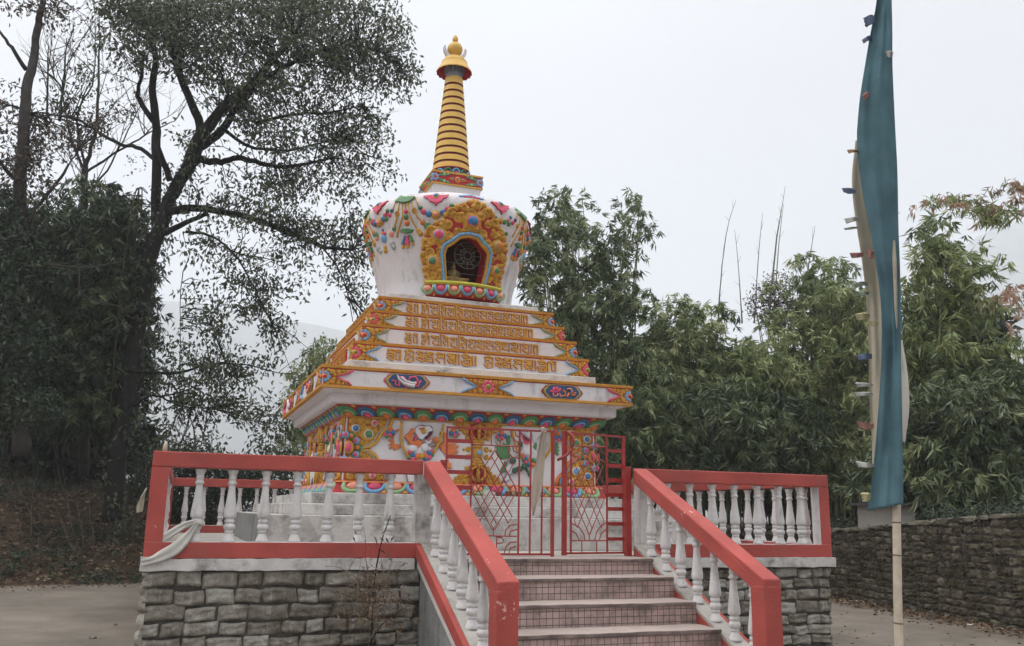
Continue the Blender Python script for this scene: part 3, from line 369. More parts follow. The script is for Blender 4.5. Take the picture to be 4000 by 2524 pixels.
GR={'v':[[0.728,0.249],0.837,0.025],'knot':[(0.486,1.92),(0.495,0.929),(0.488,1.385)],'lines':[[(0.726,1.918),(0.252,1.924)],[(0.585,2.06),(0.585,1.92)],[(0.41,2.065),(0.408,1.922)],[(0.724,0.925),(0.26,0.924)],[(0.586,0.92),(0.586,0.796)],[(0.391,0.919),(0.391,0.804)],[(0.718,1.025),(0.658,0.996),(0.622,0.93)],[(0.718,1.101),(0.622,1.063),(0.556,0.987),(0.55,0.929)],[(0.415,0.931),(0.39,1.016),(0.328,1.084),(0.259,1.109)],[(0.353,0.931),(0.328,0.997),(0.259,1.046)],[(0.72,1.814),(0.647,1.852),(0.616,1.908)],[(0.72,1.721),(0.622,1.774),(0.561,1.856),(0.555,1.915)],[(0.254,1.75),(0.349,1.786),(0.392,1.855),(0.398,1.917)],[(0.253,1.841),(0.316,1.868),(0.335,1.918)]],'plates':[[1.905,1.872],[1.747,1.704],[1.591,1.545],[1.428,1.388],[1.279,1.238],[1.119,1.081],[0.958,0.922]],'hoop':[(0.8,2.067),(0.757,2.015),(0.747,1.956),(0.769,1.876),(0.829,1.804),(0.924,1.753)]}
NPLATE=[(-31.61,4.389),(-32.63,4.575),(-33.16,4.736),(-33.27,4.865),(-32.26,4.96),(-30.49,5.065),(-27.14,5.148),(-23.95,5.211),(-19.32,5.234),(-17.87,5.319),(-13.54,5.42),(-7.2,5.487),(0.62,5.585),(6.96,5.533),(12.11,5.448),(17.65,5.35),(20.91,5.232),(24.53,5.17),(28.48,5.111),(31.96,5.003),(32.93,4.871),(32.89,4.745),(32.38,4.618),(32.26,4.47)]
NARCH=[(-16.87,4.372),(-18.51,4.679),(-19.04,4.807),(-17.37,4.904),(-13.6,4.945),(-10.72,4.991),(-7.38,5.049),(-0.92,5.078),(6.09,5.054),(10.39,4.97),(14.73,4.918),(17.1,4.855),(17.33,4.641),(15.62,4.402)]
GEMS=[('blue',0.16,5.243,0.082),('pink',-21.02,5.031,0.075),('green',-25.23,4.668,0.07),('orange',21.36,4.983,0.06),('green',23.75,4.624,0.056)]
UBEADS=[('green',-33.6,5.427,0.034),('pink',-31.57,5.37,0.042),('blue',-28.11,5.335,0.046),('gold',-23.42,5.323,0.067),('salmon',-23.42,5.323,0.036),('blue',-18.81,5.351,0.046),('pink',-15.9,5.406,0.039),('green',-13.45,5.454,0.034),('pink',-43.71,5.392,0.034),('green',-43.9,5.317,0.039),('orange',-43.69,5.236,0.044),('orange',-32.39,5.222,0.039),('green',-29.25,5.171,0.054),('gold',-35.68,5.114,0.036),('gold',-34.38,5.069,0.041),('dblue',-54.72,5.44,0.03),('pink',-56.95,5.386,0.034),('green',-60.45,5.346,0.036)]
USTR=[[(-51.92,5.574),(-53.71,5.447)],[(-48.55,5.554),(-49.28,5.437),(-52.02,5.281),(-53.97,5.2)],[(-46.42,5.521),(-46.38,5.329),(-50.04,5.188),(-53.0,5.055)],[(-44.38,5.52),(-43.67,5.408)],[(-41.81,5.519),(-40.91,5.315),(-36.49,5.125)],[(-40.17,5.559),(-37.84,5.406),(-35.96,5.306),(-32.37,5.227)],[(-37.69,5.598),(-34.65,5.446)]]
UPLATES=[('green',[(-51.07,5.583),(-49.9,5.659),(-43.6,5.62),(-37.27,5.605),(-39.28,5.55),(-41.29,5.524),(-44.68,5.521),(-48.18,5.546)]),('green',[(-49.3,5.12),(-47.06,5.152),(-43.36,5.154),(-38.76,5.129),(-40.65,5.095),(-44.31,5.086)]),('blue',[(-46.27,5.069),(-49.64,4.947),(-47.72,4.932),(-45.08,5.056)]),('pink',[(-45.05,5.061),(-46.62,4.951),(-44.88,4.915),(-42.83,4.943),(-43.21,5.057)]),('green',[(-42.91,5.056),(-41.2,4.961),(-39.05,4.968),(-41.37,5.064)]),('gold',[(-49.6,4.953),(-47.0,4.941),(-47.98,4.889),(-49.66,4.893)]),('gold',[(-46.29,4.928),(-43.22,4.927),(-44.09,4.881),(-45.69,4.884)]),('gold',[(-41.2,4.961),(-39.23,4.966),(-39.25,4.915),(-40.49,4.912)])]
UFLOWER=[('pink',[(-32.08,5.601),(-28.18,5.622),(-24.07,5.629),(-19.35,5.615),(-15.28,5.635),(-16.73,5.571),(-18.69,5.557),(-19.58,5.505),(-21.53,5.493),(-23.46,5.442),(-25.24,5.493),(-27.52,5.506),(-28.44,5.545),(-30.34,5.566)]),('gold',-23.65,5.61,0.07),('blue',-23.69,5.614,0.045)]
LFL=[('gold',-65.26,5.339,0.06),('orange',-65.26,5.339,0.03),('green',-70.06,5.34,0.036),('pink',-74.19,5.385,0.034),('green',-54.68,5.181,0.034),('salmon',-57.53,5.119,0.046),('lblue',-66.03,5.091,0.07),('cream',-65.89,5.102,0.031),('salmon',-74.12,5.129,0.041),('green',-77.17,5.19,0.029),('pink',-63.99,5.15,0.031),('blue',-65.62,5.207,0.024),('gold',-65.96,4.957,0.034),('gold',-66.36,4.914,0.041),('grey',-58.03,4.983,0.054),('grey',-57.31,4.937,0.046),('grey',-75.27,4.975,0.048),('grey',-72.56,4.928,0.034)]
EXB=[('green',17.44,5.371,.034),('gold',21.59,5.352,.05),('pink',21.59,5.352,.03),('green',25.43,5.355,.036),('salmon',28.16,5.403,.032),('blue',29.87,5.443,.03),('pink',26.09,5.167,.034),('green',29.11,5.205,.032)]
# ================================================================== ground, road, bank, hills
GZ=-.37
def sheet(name,poly,z,m,kind='structure'):
    mb=MB(); mb.add([(x,y,z) for x,y in poly],[tuple(range(len(poly)))],m); o=mb.build(name); o['kind']=kind; return o
mb=MB(); S=2500; mb.add([(-S,-S,GZ-.01),(S,-S,GZ-.01),(S,S,GZ-.01),(-S,S,GZ-.01)],[(0,1,2,3)],'earth'); g=mb.build('ground'); g['kind']='structure'
sheet('road',[(-40,-30),(7.2,-30),(7.9,-6),(8.25,-2.2),(8.62,.2),(8.78,2.4),(9.4,7),(8,9.2),(3,9.3),(-1,8.9),(-4.1,8.25),(-6.7,7.65),(-12,6.9),(-40,5)],GZ,'road')
# dusty verge with a ragged inner edge along the foot of the right hand wall
vp=[]; wl=[(7.0,-12),(7.9,-6),(8.25,-2.2),(8.72,.4),(8.95,2.4),(9.4,6.8)]
for i in range(60):
    t=i/59*(len(wl)-1); k=min(int(t),len(wl)-2); f=t-k; x=wl[k][0]*(1-f)+wl[k+1][0]*f; y=wl[k][1]*(1-f)+wl[k+1][1]*f
    vp.append((x-.55-rnd.uniform(0,.28)-.15*math.sin(i*.9),y))
sheet('verge',vp+[(x+.3,y) for x,y in wl[::-1]],GZ+.004,'verge')
def vnoise(x,y,s):
    x=np.asarray(x)*s; y=np.asarray(y)*s; xi=np.floor(x).astype(int); yi=np.floor(y).astype(int); fx=x-xi; fy=y-yi
    h=lambda a,b:(np.sin(a*127.1+b*311.7)*43758.5453)%1
    fx=fx*fx*(3-2*fx); fy=fy*fy*(3-2*fy)
    return (h(xi,yi)*(1-fx)+h(xi+1,yi)*fx)*(1-fy)+(h(xi,yi+1)*(1-fx)+h(xi+1,yi+1)*fx)*fy
def bank_h(x,y):
    """height of the hillside above the road, left of and behind the terrace"""
    x=np.asarray(x,float); y=np.asarray(y,float)
    foot=np.interp(x,[-40,-12,-6.7,-4.1,-1,3,8],[5.0,6.9,7.6,8.2,8.8,9.3,9.2]); d=y-foot
    top=np.interp(x,[-20,-9,-6,-4,-1,5,40],[3.5,3.1,2.5,1.5,.9,.6,.5])
    h=top*(1-np.exp(-np.maximum(d,0)*.62/np.maximum(top,.3)*1.15))
    h=h+(vnoise(x,y,.9)-.5)*.5*np.clip(d,0,1)+(vnoise(x,y,2.7)-.5)*.28*np.clip(d*2,0,1)+(vnoise(x,y,7)-.5)*.10*np.clip(d*3,0,1)
    return np.where(d>-.15,GZ+.01+h*np.clip(d/.2+.75,0,1),GZ-.05)
xs=np.arange(-30,9.01,.2); ys=np.arange(4.6,32,.2); X,Y=np.meshgrid(xs,ys); Z=bank_h(X,Y)
mb=MB(); nx=len(xs); mb.v=list(map(tuple,np.c_[X.ravel(),Y.ravel(),Z.ravel()])); fs=[(j*nx+i,j*nx+i+1,(j+1)*nx+i+1,(j+1)*nx+i) for j in range(len(ys)-1) for i in range(nx-1)]
fs=[f for f in fs if max(mb.v[i][2] for i in f)>GZ-.02]; mb.f=fs; mb.m=[0]*len(fs); mb.sm=[True]*len(fs); mb.mats=['earth']; b=mb.build('hillside'); b['kind']='structure'
# far ridges across the valley
def ridge(name,r,az0,az1,prof,depth):
    mb=MB(); n=70; vs=[];fs=[]
    for i in range(n+1):
        a=R(az0+(az1-az0)*i/n); h=np.interp(i/n,[p[0] for p in prof],[p[1] for p in prof])*(1+.10*(float(vnoise(i*.31,.5,1))-.5)+.05*(float(vnoise(i*1.3,3.5,1))-.5))
        for rr,hh in ((r-depth,-20),(r-depth*.5,h*.55),(r,h),(r+depth,-20)): vs.append((CAM.x+rr*math.sin(a),CAM.y+rr*math.cos(a),hh))
    for i in range(n):
        for j in range(3): k=i*4+j; fs.append((k,k+4,k+5,k+1))
    mb.add(vs,fs,'hill',True); o=mb.build(name); o['kind']='structure'
ridge('hills',1700,-35,85,[(0,340),(.15,370),(.30,360),(.40,325),(.50,190),(.62,220),(.68,420),(.72,520),(.85,560),(1,560)],560)
# ================================================================== terrace
T0=.765; XL,XR,YF,YB=-3.83,3.74,-3.955,4.19
def stones(mb,o,du,n,L,z0,z1,rows,wr,dep,m='stone',rough=.007,nx=13,nz=9,gap=.006,prot=.005,smooth=True):
    """coursed natural stones on a wall face: o start, du along, n outward"""
    du=Vector(du);n=Vector(n); z=z0; tint=mb.tint if mb.tint is not None else []; mb.tint=tint; row=0
    while z<z1-.03:
        h=rnd.uniform(*rows); h=min(h,z1-z); 
        if z1-z-h<.06: h=z1-z
        u=-rnd.uniform(0,wr[0]*.6) 
        while u<L:
            wd=rnd.uniform(*wr); a=max(u,0); b=min(u+wd,L)
            if b-a>.07:
                hh=h*rnd.uniform(.88,1.02); zz=z+rnd.uniform(-.01,.012); t=rnd.random(); bul=rnd.uniform(.7,1.1)*dep+rnd.uniform(-prot,prot); ph=[rnd.uniform(0,6.3) for _ in range(6)]; sk=rnd.uniform(-.02,.02)
                vs=[]
                for j in range(nz):
                    for i in range(nx):
                        s=i/(nx-1); q=j/(nz-1); es=1-abs(2*s-1)**26; eq=1-abs(2*q-1)**18; e=min(es,eq)**.5
                        pu=a+gap*.5+(b-a-gap)*s+math.sin(3*q+ph[0])*.007+sk*(q-.5)*.6; pz=zz+gap*.5+(hh-gap)*q+math.sin(4*s+ph[1])*.008
                        pw=-.03+(bul+.03)*e+rough*(math.sin(7*s+5*q+ph[2])+math.sin(11*q-4*s+ph[3])+.8*math.sin(19*s+ph[4]+13*q)+rnd.uniform(-.9,.9))*e*.6
                        p=Vector(o)+du*pu+n*pw; vs.append((p.x,p.y,pz))
                fs=[(j*nx+i,j*nx+i+1,(j+1)*nx+i+1,(j+1)*nx+i) for j in range(nz-1) for i in range(nx-1)]
                k=mb.mi(m); of=len(mb.v); mb.v+=vs
                for f in fs: mb.f.append(tuple(x+of for x in f)); mb.m.append(k); mb.sm.append(smooth); tint.append(t)
            u+=wd
        z+=h; row+=1
def wavy(mb,amp=.0035,step=.16):
    """hand finished concrete: split long boxes and let the edges wander a little"""
    b=bmesh.new(); me=bpy.data.meshes.new('t'); me.from_pydata(mb.v,[],mb.f); b.from_mesh(me); b.faces.ensure_lookup_table()
    for f,m in zip(b.faces,mb.m): f.material_index=m
    bmesh.ops.remove_doubles(b,verts=b.verts,dist=1e-5)
    for _ in range(6):
        es=[e for e in b.edges if e.calc_length()>step]
        if not es: break
        bmesh.ops.subdivide_edges(b,edges=es,cuts=1,use_grid_fill=True)
    for v in b.verts: v.co+=Vector((rnd.gauss(0,1),rnd.gauss(0,1),rnd.gauss(0,1)))*amp*.5
    mb.v=[tuple(v.co) for v in b.verts]; b.verts.index_update(); mb.f=[tuple(v.index for v in f.verts) for f in b.faces]; mb.m=[f.material_index for f in b.faces]; mb.sm=[False]*len(mb.f); b.free(); bpy.data.meshes.remove(me); return mb
ter=thing('stone_terrace','square raised terrace with coursed grey stone walls and a white coping under the shrine','terrace',(0,0,GZ))
mb=MB(); mb.box(XL+.055,XR-.055,YF+.055,YB-.055,GZ-.1,.60,'mortar'); part(mb,'wall',ter)
mb=MB(); stones(mb,(XL+.03,YF+.03,0),(1,0,0),(0,-1,0),2.55,GZ-.12,.635,(.11,.15),(.16,.40),.009); part(mb,'stonework',ter)
mb=MB(); stones(mb,(1.26,YF+.03,0),(1,0,0),(0,-1,0),2.46,GZ-.12,.635,(.11,.15),(.15,.38),.009); part(mb,'stonework',ter)
mb=MB(); stones(mb,(XR-.03,YF+.03,0),(0,1,0),(1,0,0),8.1,GZ-.12,.635,(.12,.17),(.24,.5),.035,nx=5,nz=4); part(mb,'stonework',ter)
mb=MB(); stones(mb,(XL+.03,YB-.03,0),(0,-1,0),(-1,0,0),8.1,GZ-.12,.635,(.12,.17),(.24,.5),.035,nx=5,nz=4); part(mb,'stonework',ter)
mb=MB()
mb.box(XL-.012,-1.335,YF-.012,YF+.16,.637,.745,'white_old'); mb.box(1.275,XR+.03,YF-.03,YF+.16,.637,.745,'white_old')
mb.box(XL-.01,XL+.16,YF+.16,YB,.637,.745,'white_old'); mb.box(XR-.16,XR+.03,YF+.16,YB,.637,.745,'white_old'); mb.box(XL+.16,XR-.16,YB-.16,YB+.01,.637,.745,'white_old')
bevel(part(wavy(mb,.006,.14),'coping',ter),.012,2,50)
mb=MB(); mb.box(XL+.162,XR-.162,YF+.162,YB-.162,.602,T0,'concrete'); mb.box(-1.1,1.1,YF-.012,YF+.161,.602,T0-.003,'concrete'); part(mb,'floor',ter)
# ---- balusters
BPROF=[(.058,0),(.058,.012),(.05,.03),(.036,.07),(.033,.08),(.041,.086),(.041,.096),(.035,.102),(.042,.108),(.052,.125),(.054,.14),(.047,.158),(.037,.168),(.045,.175),(.047,.188),(.045,.2),(.037,.21),(.052,.222),(.0555,.24),(.0545,.27),(.044,.35),(.034,.45),(.030,.51),(.031,.522),(.042,.53),(.043,.54),(.034,.55),(.031,.57),(.036,.578),(.036,.588),(.032,.595),(.036,.615),(.049,.645),(.050,.662)]
def fluted(pr,n=20):
    mb=MB(); vs=[];fs=[]
    for r,z in pr:
        fl=.05 if .2<z<.36 else 0
        for i in range(n):
            a=2*math.pi*i/n; rr=r*(1+fl*math.cos(a*8)); vs.append((rr*math.cos(a),rr*math.sin(a),z))
    for j in range(len(pr)-1):
        for i in range(n): fs.append((j*n+i,j*n+(i+1)%n,(j+1)*n+(i+1)%n,(j+1)*n+i))
    fs+=[tuple(range(n))[::-1],tuple(range((len(pr)-1)*n,len(pr)*n))]; mb.add(vs,fs,'baluster',True); return mb
bal0=None
def baluster(root,x,y,z):
    global bal0
    if bal0 is None: o=fluted(BPROF).build('baluster',root); bal0=o
    else: o=copy_part(bal0,root)
    r=Vector(root.location); o.location=Vector((x,y,z))-r; o.rotation_euler=(rnd.uniform(-.012,.012),rnd.uniform(-.012,.012),rnd.uniform(0,1)); return o
RB,RT1,RT2=.747,.893,1.562; RT3=1.704   # bottom rail, its top, underside of top rail, its top
def bx(mb,x0,x1,y0,y1,z0,z1,ms):
    """box with a material per face: bottom, top, front, right, back, left"""
    V=[(x0,y0,z0),(x1,y0,z0),(x1,y1,z0),(x0,y1,z0),(x0,y0,z1),(x1,y0,z1),(x1,y1,z1),(x0,y1,z1)]
    F=[(0,3,2,1),(4,5,6,7),(0,1,5,4),(1,2,6,5),(2,3,7,6),(3,0,4,7)]
    o=len(mb.v); mb.v+=V
    for f,m in zip(F,ms): mb.f.append(tuple(i+o for i in f)); mb.m.append(mb.mi(m)); mb.sm.append(False)
c6=['coral']*6
def rail_x(root,x0,x1,y0,y1,posts,balx):
    mb=MB(); bx(mb,x0,x1,y0,y1,RT2,RT3,c6); bevel(part(wavy(mb),'top_rail',root),.01,2,50)
    mb=MB(); bx(mb,x0,x1,y0,y1,RB,RT1,['coral','white_old','coral','coral','coral','coral']); bevel(part(mb,'bottom_rail',root),.007)
    for a,b_ in posts:
        nw=abs((a+b_)/2)<1.4; mb=MB(); bx(mb,a,b_,y0+.002,y1-.002,RT1-.001,RT2+.001,['white_old']*6 if nw else ['coral','coral','coral','white','coral','white']); part(mb,'post',root)
    for x in balx: baluster(root,x,(y0+y1)/2,RT1)
def rail_y(root,y0,y1,x0,x1,baly):
    mb=MB(); bx(mb,x0,x1,y0,y1,RT2,RT3-.003,c6); bevel(part(wavy(mb),'top_rail',root),.01,2,50)
    mb=MB(); bx(mb,x0,x1,y0,y1,RB,RT1-.003,['coral','white_old','coral','coral','coral','coral']); bevel(part(mb,'bottom_rail',root),.007)
    for y in baly: baluster(root,(x0+x1)/2,y,RT1-.003)
GB='red and white balustrades round the terrace'
fl=thing('balustrade','coral red front railing left of the stairs with a white scarf tied on','balustrade',(-2.55,YF+.075,RB),GB)
rail_x(fl,XL,-1.276,YF,YF+.15,[(XL,XL+.152),(-1.335,-1.19)],[-3.403,-3.108,-2.806,-2.504,-2.205,-1.897,-1.590])
fr=thing('balustrade','coral red railing with chipped right post on the terrace front right of the stairs','balustrade',(2.5,YF+.075,RB),GB)
rail_x(fr,1.276,XR,YF,YF+.15,[(XR-.145,XR),(1.19,1.335)],[1.57,1.868,2.174,2.46,2.763,3.073,3.375])
bk=thing('balustrade','coral red railing on the far side of the terrace behind the shrine','balustrade',(0,YB-.075,RB),GB)
rail_x(bk,XL,XR,YB-.15,YB,[(XL,XL+.15),(XR-.15,XR),(-1.35,-1.2),(1.2,1.35)],[XL+.15+.302*(i+.75) for i in range(24) if abs(abs(XL+.15+.302*(i+.75))-1.27)>.1])
lf=thing('balustrade','coral red railing seen end on along the left edge of the terrace','balustrade',(XL+.075,0,RB),GB)
rail_y(lf,YF+.152,YB-.152,XL+.002,XL+.148,[YF+.35+.3*i for i in range(26)])
rf=thing('balustrade','coral red railing along the right terrace edge, seen through the front one','balustrade',(XR-.075,0,RB),GB)
rail_y(rf,YF+.152,YB-.152,XR-.148,XR-.002,[YF+.35+.3*i for i in range(26)])
# ---- stairs
ST=thing('staircase','flight of stairs with pinkish treads and small mosaic tiled risers up to the red gate','stairs',(0,-5.2,GZ))
steps=[(-4.40,.762),(-4.81,.605),(-5.21,.408),(-5.61,.212),(-6.01,.017),(-6.41,-.178)]
for i,(y,z) in enumerate(steps):
    yb=YF-.012 if i==0 else steps[i-1][0]+.02; zb=steps[i+1][1]-.03 if i+1<len(steps) else GZ-.05
    mb=MB(); mb.box(-1.098,1.098,y+.02,yb+.0,zb,z-.036,'tile'); r=part(mb,'riser',ST)
    mb=MB(); mb.box(-1.098,1.098,y,yb-.002 if i else yb,z-.036,z,'tread'); mb.m[2]=mb.mi('tread_edge'); bevel(part(wavy(mb,.004,.2),'tread',ST),.009,2,50)
SL=.441
def zc(y): return .893-SL*(YF-y)      # top of the sloping curb
def zh(y): return RT3-SL*(YF-y)       # top of the hand rail
YP0,YP1=-6.253,-6.06
def prism_x(mb,prof,x0,x1,m,sides=None):
    """profile in (y,z) drawn out along x"""
    n=len(prof); vs=[(x0,y,z) for y,z in prof]+[(x1,y,z) for y,z in prof]
    mb.add(vs,[(i,(i+1)%n,n+(i+1)%n,n+i) for i in range(n)],m)
    mb.add(vs,[tuple(range(n))[::-1]],(sides or (m,m))[0]); mb.add(vs,[tuple(range(n,2*n))],(sides or (m,m))[1])
for sg in (-1,1):
    xi,xo=(1.10,1.272); X0,X1=(-xo,-xi) if sg<0 else (xi,xo)
    mb=MB(); prism_x(mb,[(YF-.001,GZ-.05),(YP1,GZ-.05),(YP1,zc(YP1)-.03),(YF-.001,zc(YF)-.03)],X0,X1,'cement',('cement','coral') if sg<0 else ('coral','cement')); part(mb,'string_wall',ST)
    mb=MB(); prism_x(mb,[(YF-.001,zc(YF)-.03),(YP1,zc(YP1)-.03),(YP1,zc(YP1)),(YF-.001,zc(YF))],X0-.004,X1+.004,'curb',None); part(mb,'curb',ST)
    # outer face: red band, white strip below
    a,b_=(X0-.055,X0-.005) if sg<0 else (X1+.005,X1+.055)
    mb=MB(); prism_x(mb,[(YF-.001,zc(YF)-.135),(YP1,zc(YP1)-.135),(YP1,zc(YP1)-.012),(YF-.001,zc(YF)-.012)],a,b_,'coral'); bevel(part(mb,'string_band',ST),.012)
    a,b_=(X0-.035,X0-.0002) if sg<0 else (X1+.0002,X1+.035)
    mb=MB(); prism_x(mb,[(YF-.001,zc(YF)-.235),(YP1,zc(YP1)-.235),(YP1,zc(YP1)-.137),(YF-.001,zc(YF)-.137)],a,b_,'white_old'); part(mb,'string_strip',ST)
    sb=thing('stair_balustrade',('left sloping coral red stair handrail, beside the stone wall with dry weeds','right sloping coral red stair handrail, nearer the tall teal flag')[sg>0],'handrail',((X0+X1)/2,-5.1,.2),'sloping handrails of the stairs')
    mb=MB(); prism_x(mb,[(YF+.0,zh(YF)),(YF+.0,zh(YF)-.165),(YP1,zh(YP1)-.165),(YP0,zh(YP0)-.165),(YP0,zh(YP0))],X0-.002,X1+.002,'coral'); bevel(part(wavy(mb),'handrail',sb),.012,2,50)
    mb=MB(); bx(mb,X0-.003,X1+.003,YP0-.003,YP1,GZ-.05,zh(YP0)-.06,c6); bevel(part(wavy(mb),'end_post',sb),.012,2,50)
    for k in range(7):
        y=-4.19-.298*k; o=baluster(sb,(X0+X1)/2,y,zc(y)-.015); o.scale=(1,1,(RT2-RT1+.0)/.66)
# ================================================================== the stupa
SR=thing('stupa','white stupa with painted reliefs, gold lettering on stepped tiers and a ringed golden spire','shrine',(0,0,T0))
for h,z0,z1 in ((2.68,T0-.002,1.143),(2.43,1.143,1.27),(2.13,1.27,1.400)):
    mb=MB(); mb.frust(h,z0,h-.006,z1,'white_step'); mb.m[3]=mb.mi('cement') if h>2.6 else mb.m[3]; bevel(part(mb,'base_step',SR),.012)
def faceP(h): return lambda u,v,w:(u,-h-w,v)
def four(mb,name,root=SR,faces=(-90,90,180)):
    o=part(mb,name,root)
    for a in faces: copy_part(o,root,R(a))
    return o
# lower lotus band
mb=MB(); mb.frust(1.845,1.400,1.775,1.532,'red'); mb.frust(1.795,1.532,1.78,1.552,'orange'); part(mb,'lotus_base',SR)
def loP(u,v,w):
    t=v/.15; h=1.845-.07*t; return (u*(1-.035*t),-h-.88*w,1.400+.132*t+.47*w)
mb=MB(P=loP); cols=[('lgreen','salmon'),('lblue','pink')]; n=13
for i in range(n):
    u=(i-(n-1)/2)*.272; a,c=cols[i%2]; pts=[(u+.125*math.cos(R(t)),.15-.012-.112*abs(math.sin(R(t)))**.8) for t in range(180,361,20)]
    mb.strip(pts,.05,a,0,.03); mb.bead(u,.105,(.085,.05),c,0,.035)
    if i<n-1: mb.plate([(u+.10,.012),(u+.136,.05),(u+.172,.012)],0,.012,'gold')
four(mb,'lotus_petals')
# body
mb=MB(); mb.frust(1.72,1.552,1.70,2.342,'white_clean',True); part(mb,'body',SR)
# ---- upper lotus frieze, flaring outwards
mb=MB(); mb.frust(1.705,2.342,1.84,2.482,'red'); mb.frust(1.725,2.330,1.735,2.352,'lip'); part(mb,'frieze_ground',SR)
def hiP(u,v,w):
    t=v/.195; h=1.705+.135*t; return (u*(h/1.77),-h-.72*w,2.342+.14*t-.69*w)
mb=MB(P=hiP); n=15
for i in range(n):
    u=(i-(n-1)/2)*.2455; a,b_,c=(('green','lgreen','orange'),('dblue','lblue','pink'))[(i)%2]
    o=[(u+.098*math.cos(R(t)),.045+.10*max(0,math.sin(R(t)))**.75) for t in range(0,181,15)]; q=[(u+.070*math.cos(R(t)),.04+.072*max(0,math.sin(R(t)))**.75) for t in range(0,181,20)]
    mb.strip(o,.055,a,0,.03); mb.strip(q,.03,b_,.004,.032); mb.bead(u,.048,(.058,.05),c,0,.045)
    if i<n-1: mb.bead(u+.1227,.172,(.03,.02),'gold',0,.012)
four(mb,'lotus_frieze')
# cornice and slab
mb=MB(); mb.frust(1.90,2.482,1.93,2.50,'white'); mb.frust(1.93,2.50,1.935,2.605,'white'); mb.frust(1.935,2.605,2.06,2.645,'white'); part(mb,'cornice',SR)
mb=MB(); mb.frust(2.082,2.645,2.082,2.91,'white'); mb.frust(2.104,2.640,2.102,2.676,'lip'); mb.frust(2.102,2.878,2.108,2.916,'lip'); mb.frust(2.09,2.868,2.09,2.879,'red'); bevel(part(mb,'ledge',SR),.004)
mb=MB(); mb.frust(1.735,2.916,1.725,3.062,'white_old'); bevel(part(mb,'ledge_step',SR),.015)
TI=[(1.658,3.062,3.320),(1.528,3.320,3.583),(1.400,3.583,3.809),(1.278,3.809,4.033)]
def wedge(mb,x0,x1,z0,z1,P,edge,fl,inner=None,n=3):
    """gold scrollwork panel closing a band at a corner; open side a pointed notch with a coloured edge. x0 = corner side"""
    s=1 if x1>x0 else -1; zm=(z0+z1)/2; H=(z1-z0); L=abs(x1-x0); q=lambda t,z:(x0+s*t,z)
    up=[q(L,z1),q(L*.86,zm+H*.30),q(L*.62,zm+H*.17),q(L*.46,zm)]; dn=[q(L*.62,zm-H*.17),q(L*.86,zm-H*.30),q(L*.97,z0)]
    mb.plate([q(0,z0),q(0,z1)]+up+dn,0,.008,'gold_ground','red',P=P)
    mb.strip(up+dn,.030,edge,.004,.026,P=P); 
    up2=[(x-s*.034,z) for x,z in up+dn]; mb.strip(up2,.014,'gold',.006,.024,P=P)
    r=H*.205
    for zz,sg in ((zm+H*.30,1),(zm-H*.30,-1)):
        mb.curl(*q(L*.30,zz),r*.95,'gold',P,2,s*sg,w=.008); mb.curl(*q(L*.52,zz+sg*H*.04),r*.72,'gold',P,1,-s*sg,w=.008); mb.bead(*q(L*.68,zz+sg*H*.10),r*.5,'gold',.008,P=P,n=8); mb.bead(*q(L*.80,zz+sg*H*.13),r*.36,'gold',.008,P=P,n=8)
        mb.bead(*q(L*.16,zz+sg*H*.12),r*.5,'gold',.008,P=P,n=8); mb.bead(*q(L*.38,zz-sg*H*.18),r*.5,'gold',.008,P=P,n=8)
    pc=fl
    a0,a1=(-95,95) if s>0 else (85,275)
    mb.flower(x0+s*.015,zm,H*.36,pc[0],pc[1],pc[2],P=P,n=5,w=.008,h=.028,a0=a0,a1=a1)
BF=('lblue','orange','red'); PF=('pink','gold','green')
P=faceP(2.083); 
for s_ in (-1,1): mb=MB(P=P); wedge(mb,s_*2.07,s_*1.72,2.677,2.867,P,'pink',BF); four(mb,'corner_ornament')
# centre ornament of the slab: two wedges back to back round a flower
mb=MB(P=P); H=.19; zm=2.772
for s in (-1,1):
    pts=[(.02+s*.34,2.867),(.02+s*.29,zm+.055),(.02+s*.215,zm+.028),(.02+s*.165,zm),(.02+s*.215,zm-.028),(.02+s*.29,zm-.055),(.02+s*.35,2.677)]
    mb.plate([(.02,2.677),(.02,2.867)]+pts,0,.008,'gold_ground','red'); mb.strip(pts,.028,'lblue',.004,.026); mb.strip([(x-s*.03,z) for x,z in pts],.013,'gold',.006,.022)
    for sg in (1,-1):
        z=zm+sg*.057; mb.curl(.02+s*.10,z,.034,'gold',P,2,s*sg,w=.008); mb.curl(.02+s*.175,z+sg*.008,.028,'gold',P,1,-s*sg,w=.008); mb.bead(.02+s*.235,z+sg*.018,.016,'gold',.008); mb.bead(.02+s*.28,z+sg*.022,.012,'gold',.008); mb.bead(.02+s*.035,z+sg*.018,.018,'gold',.008)
mb.flower(.021,zm,.088,'pink','gold','green',n=9,w=.01,h=.03); four(mb,'flower_ornament')
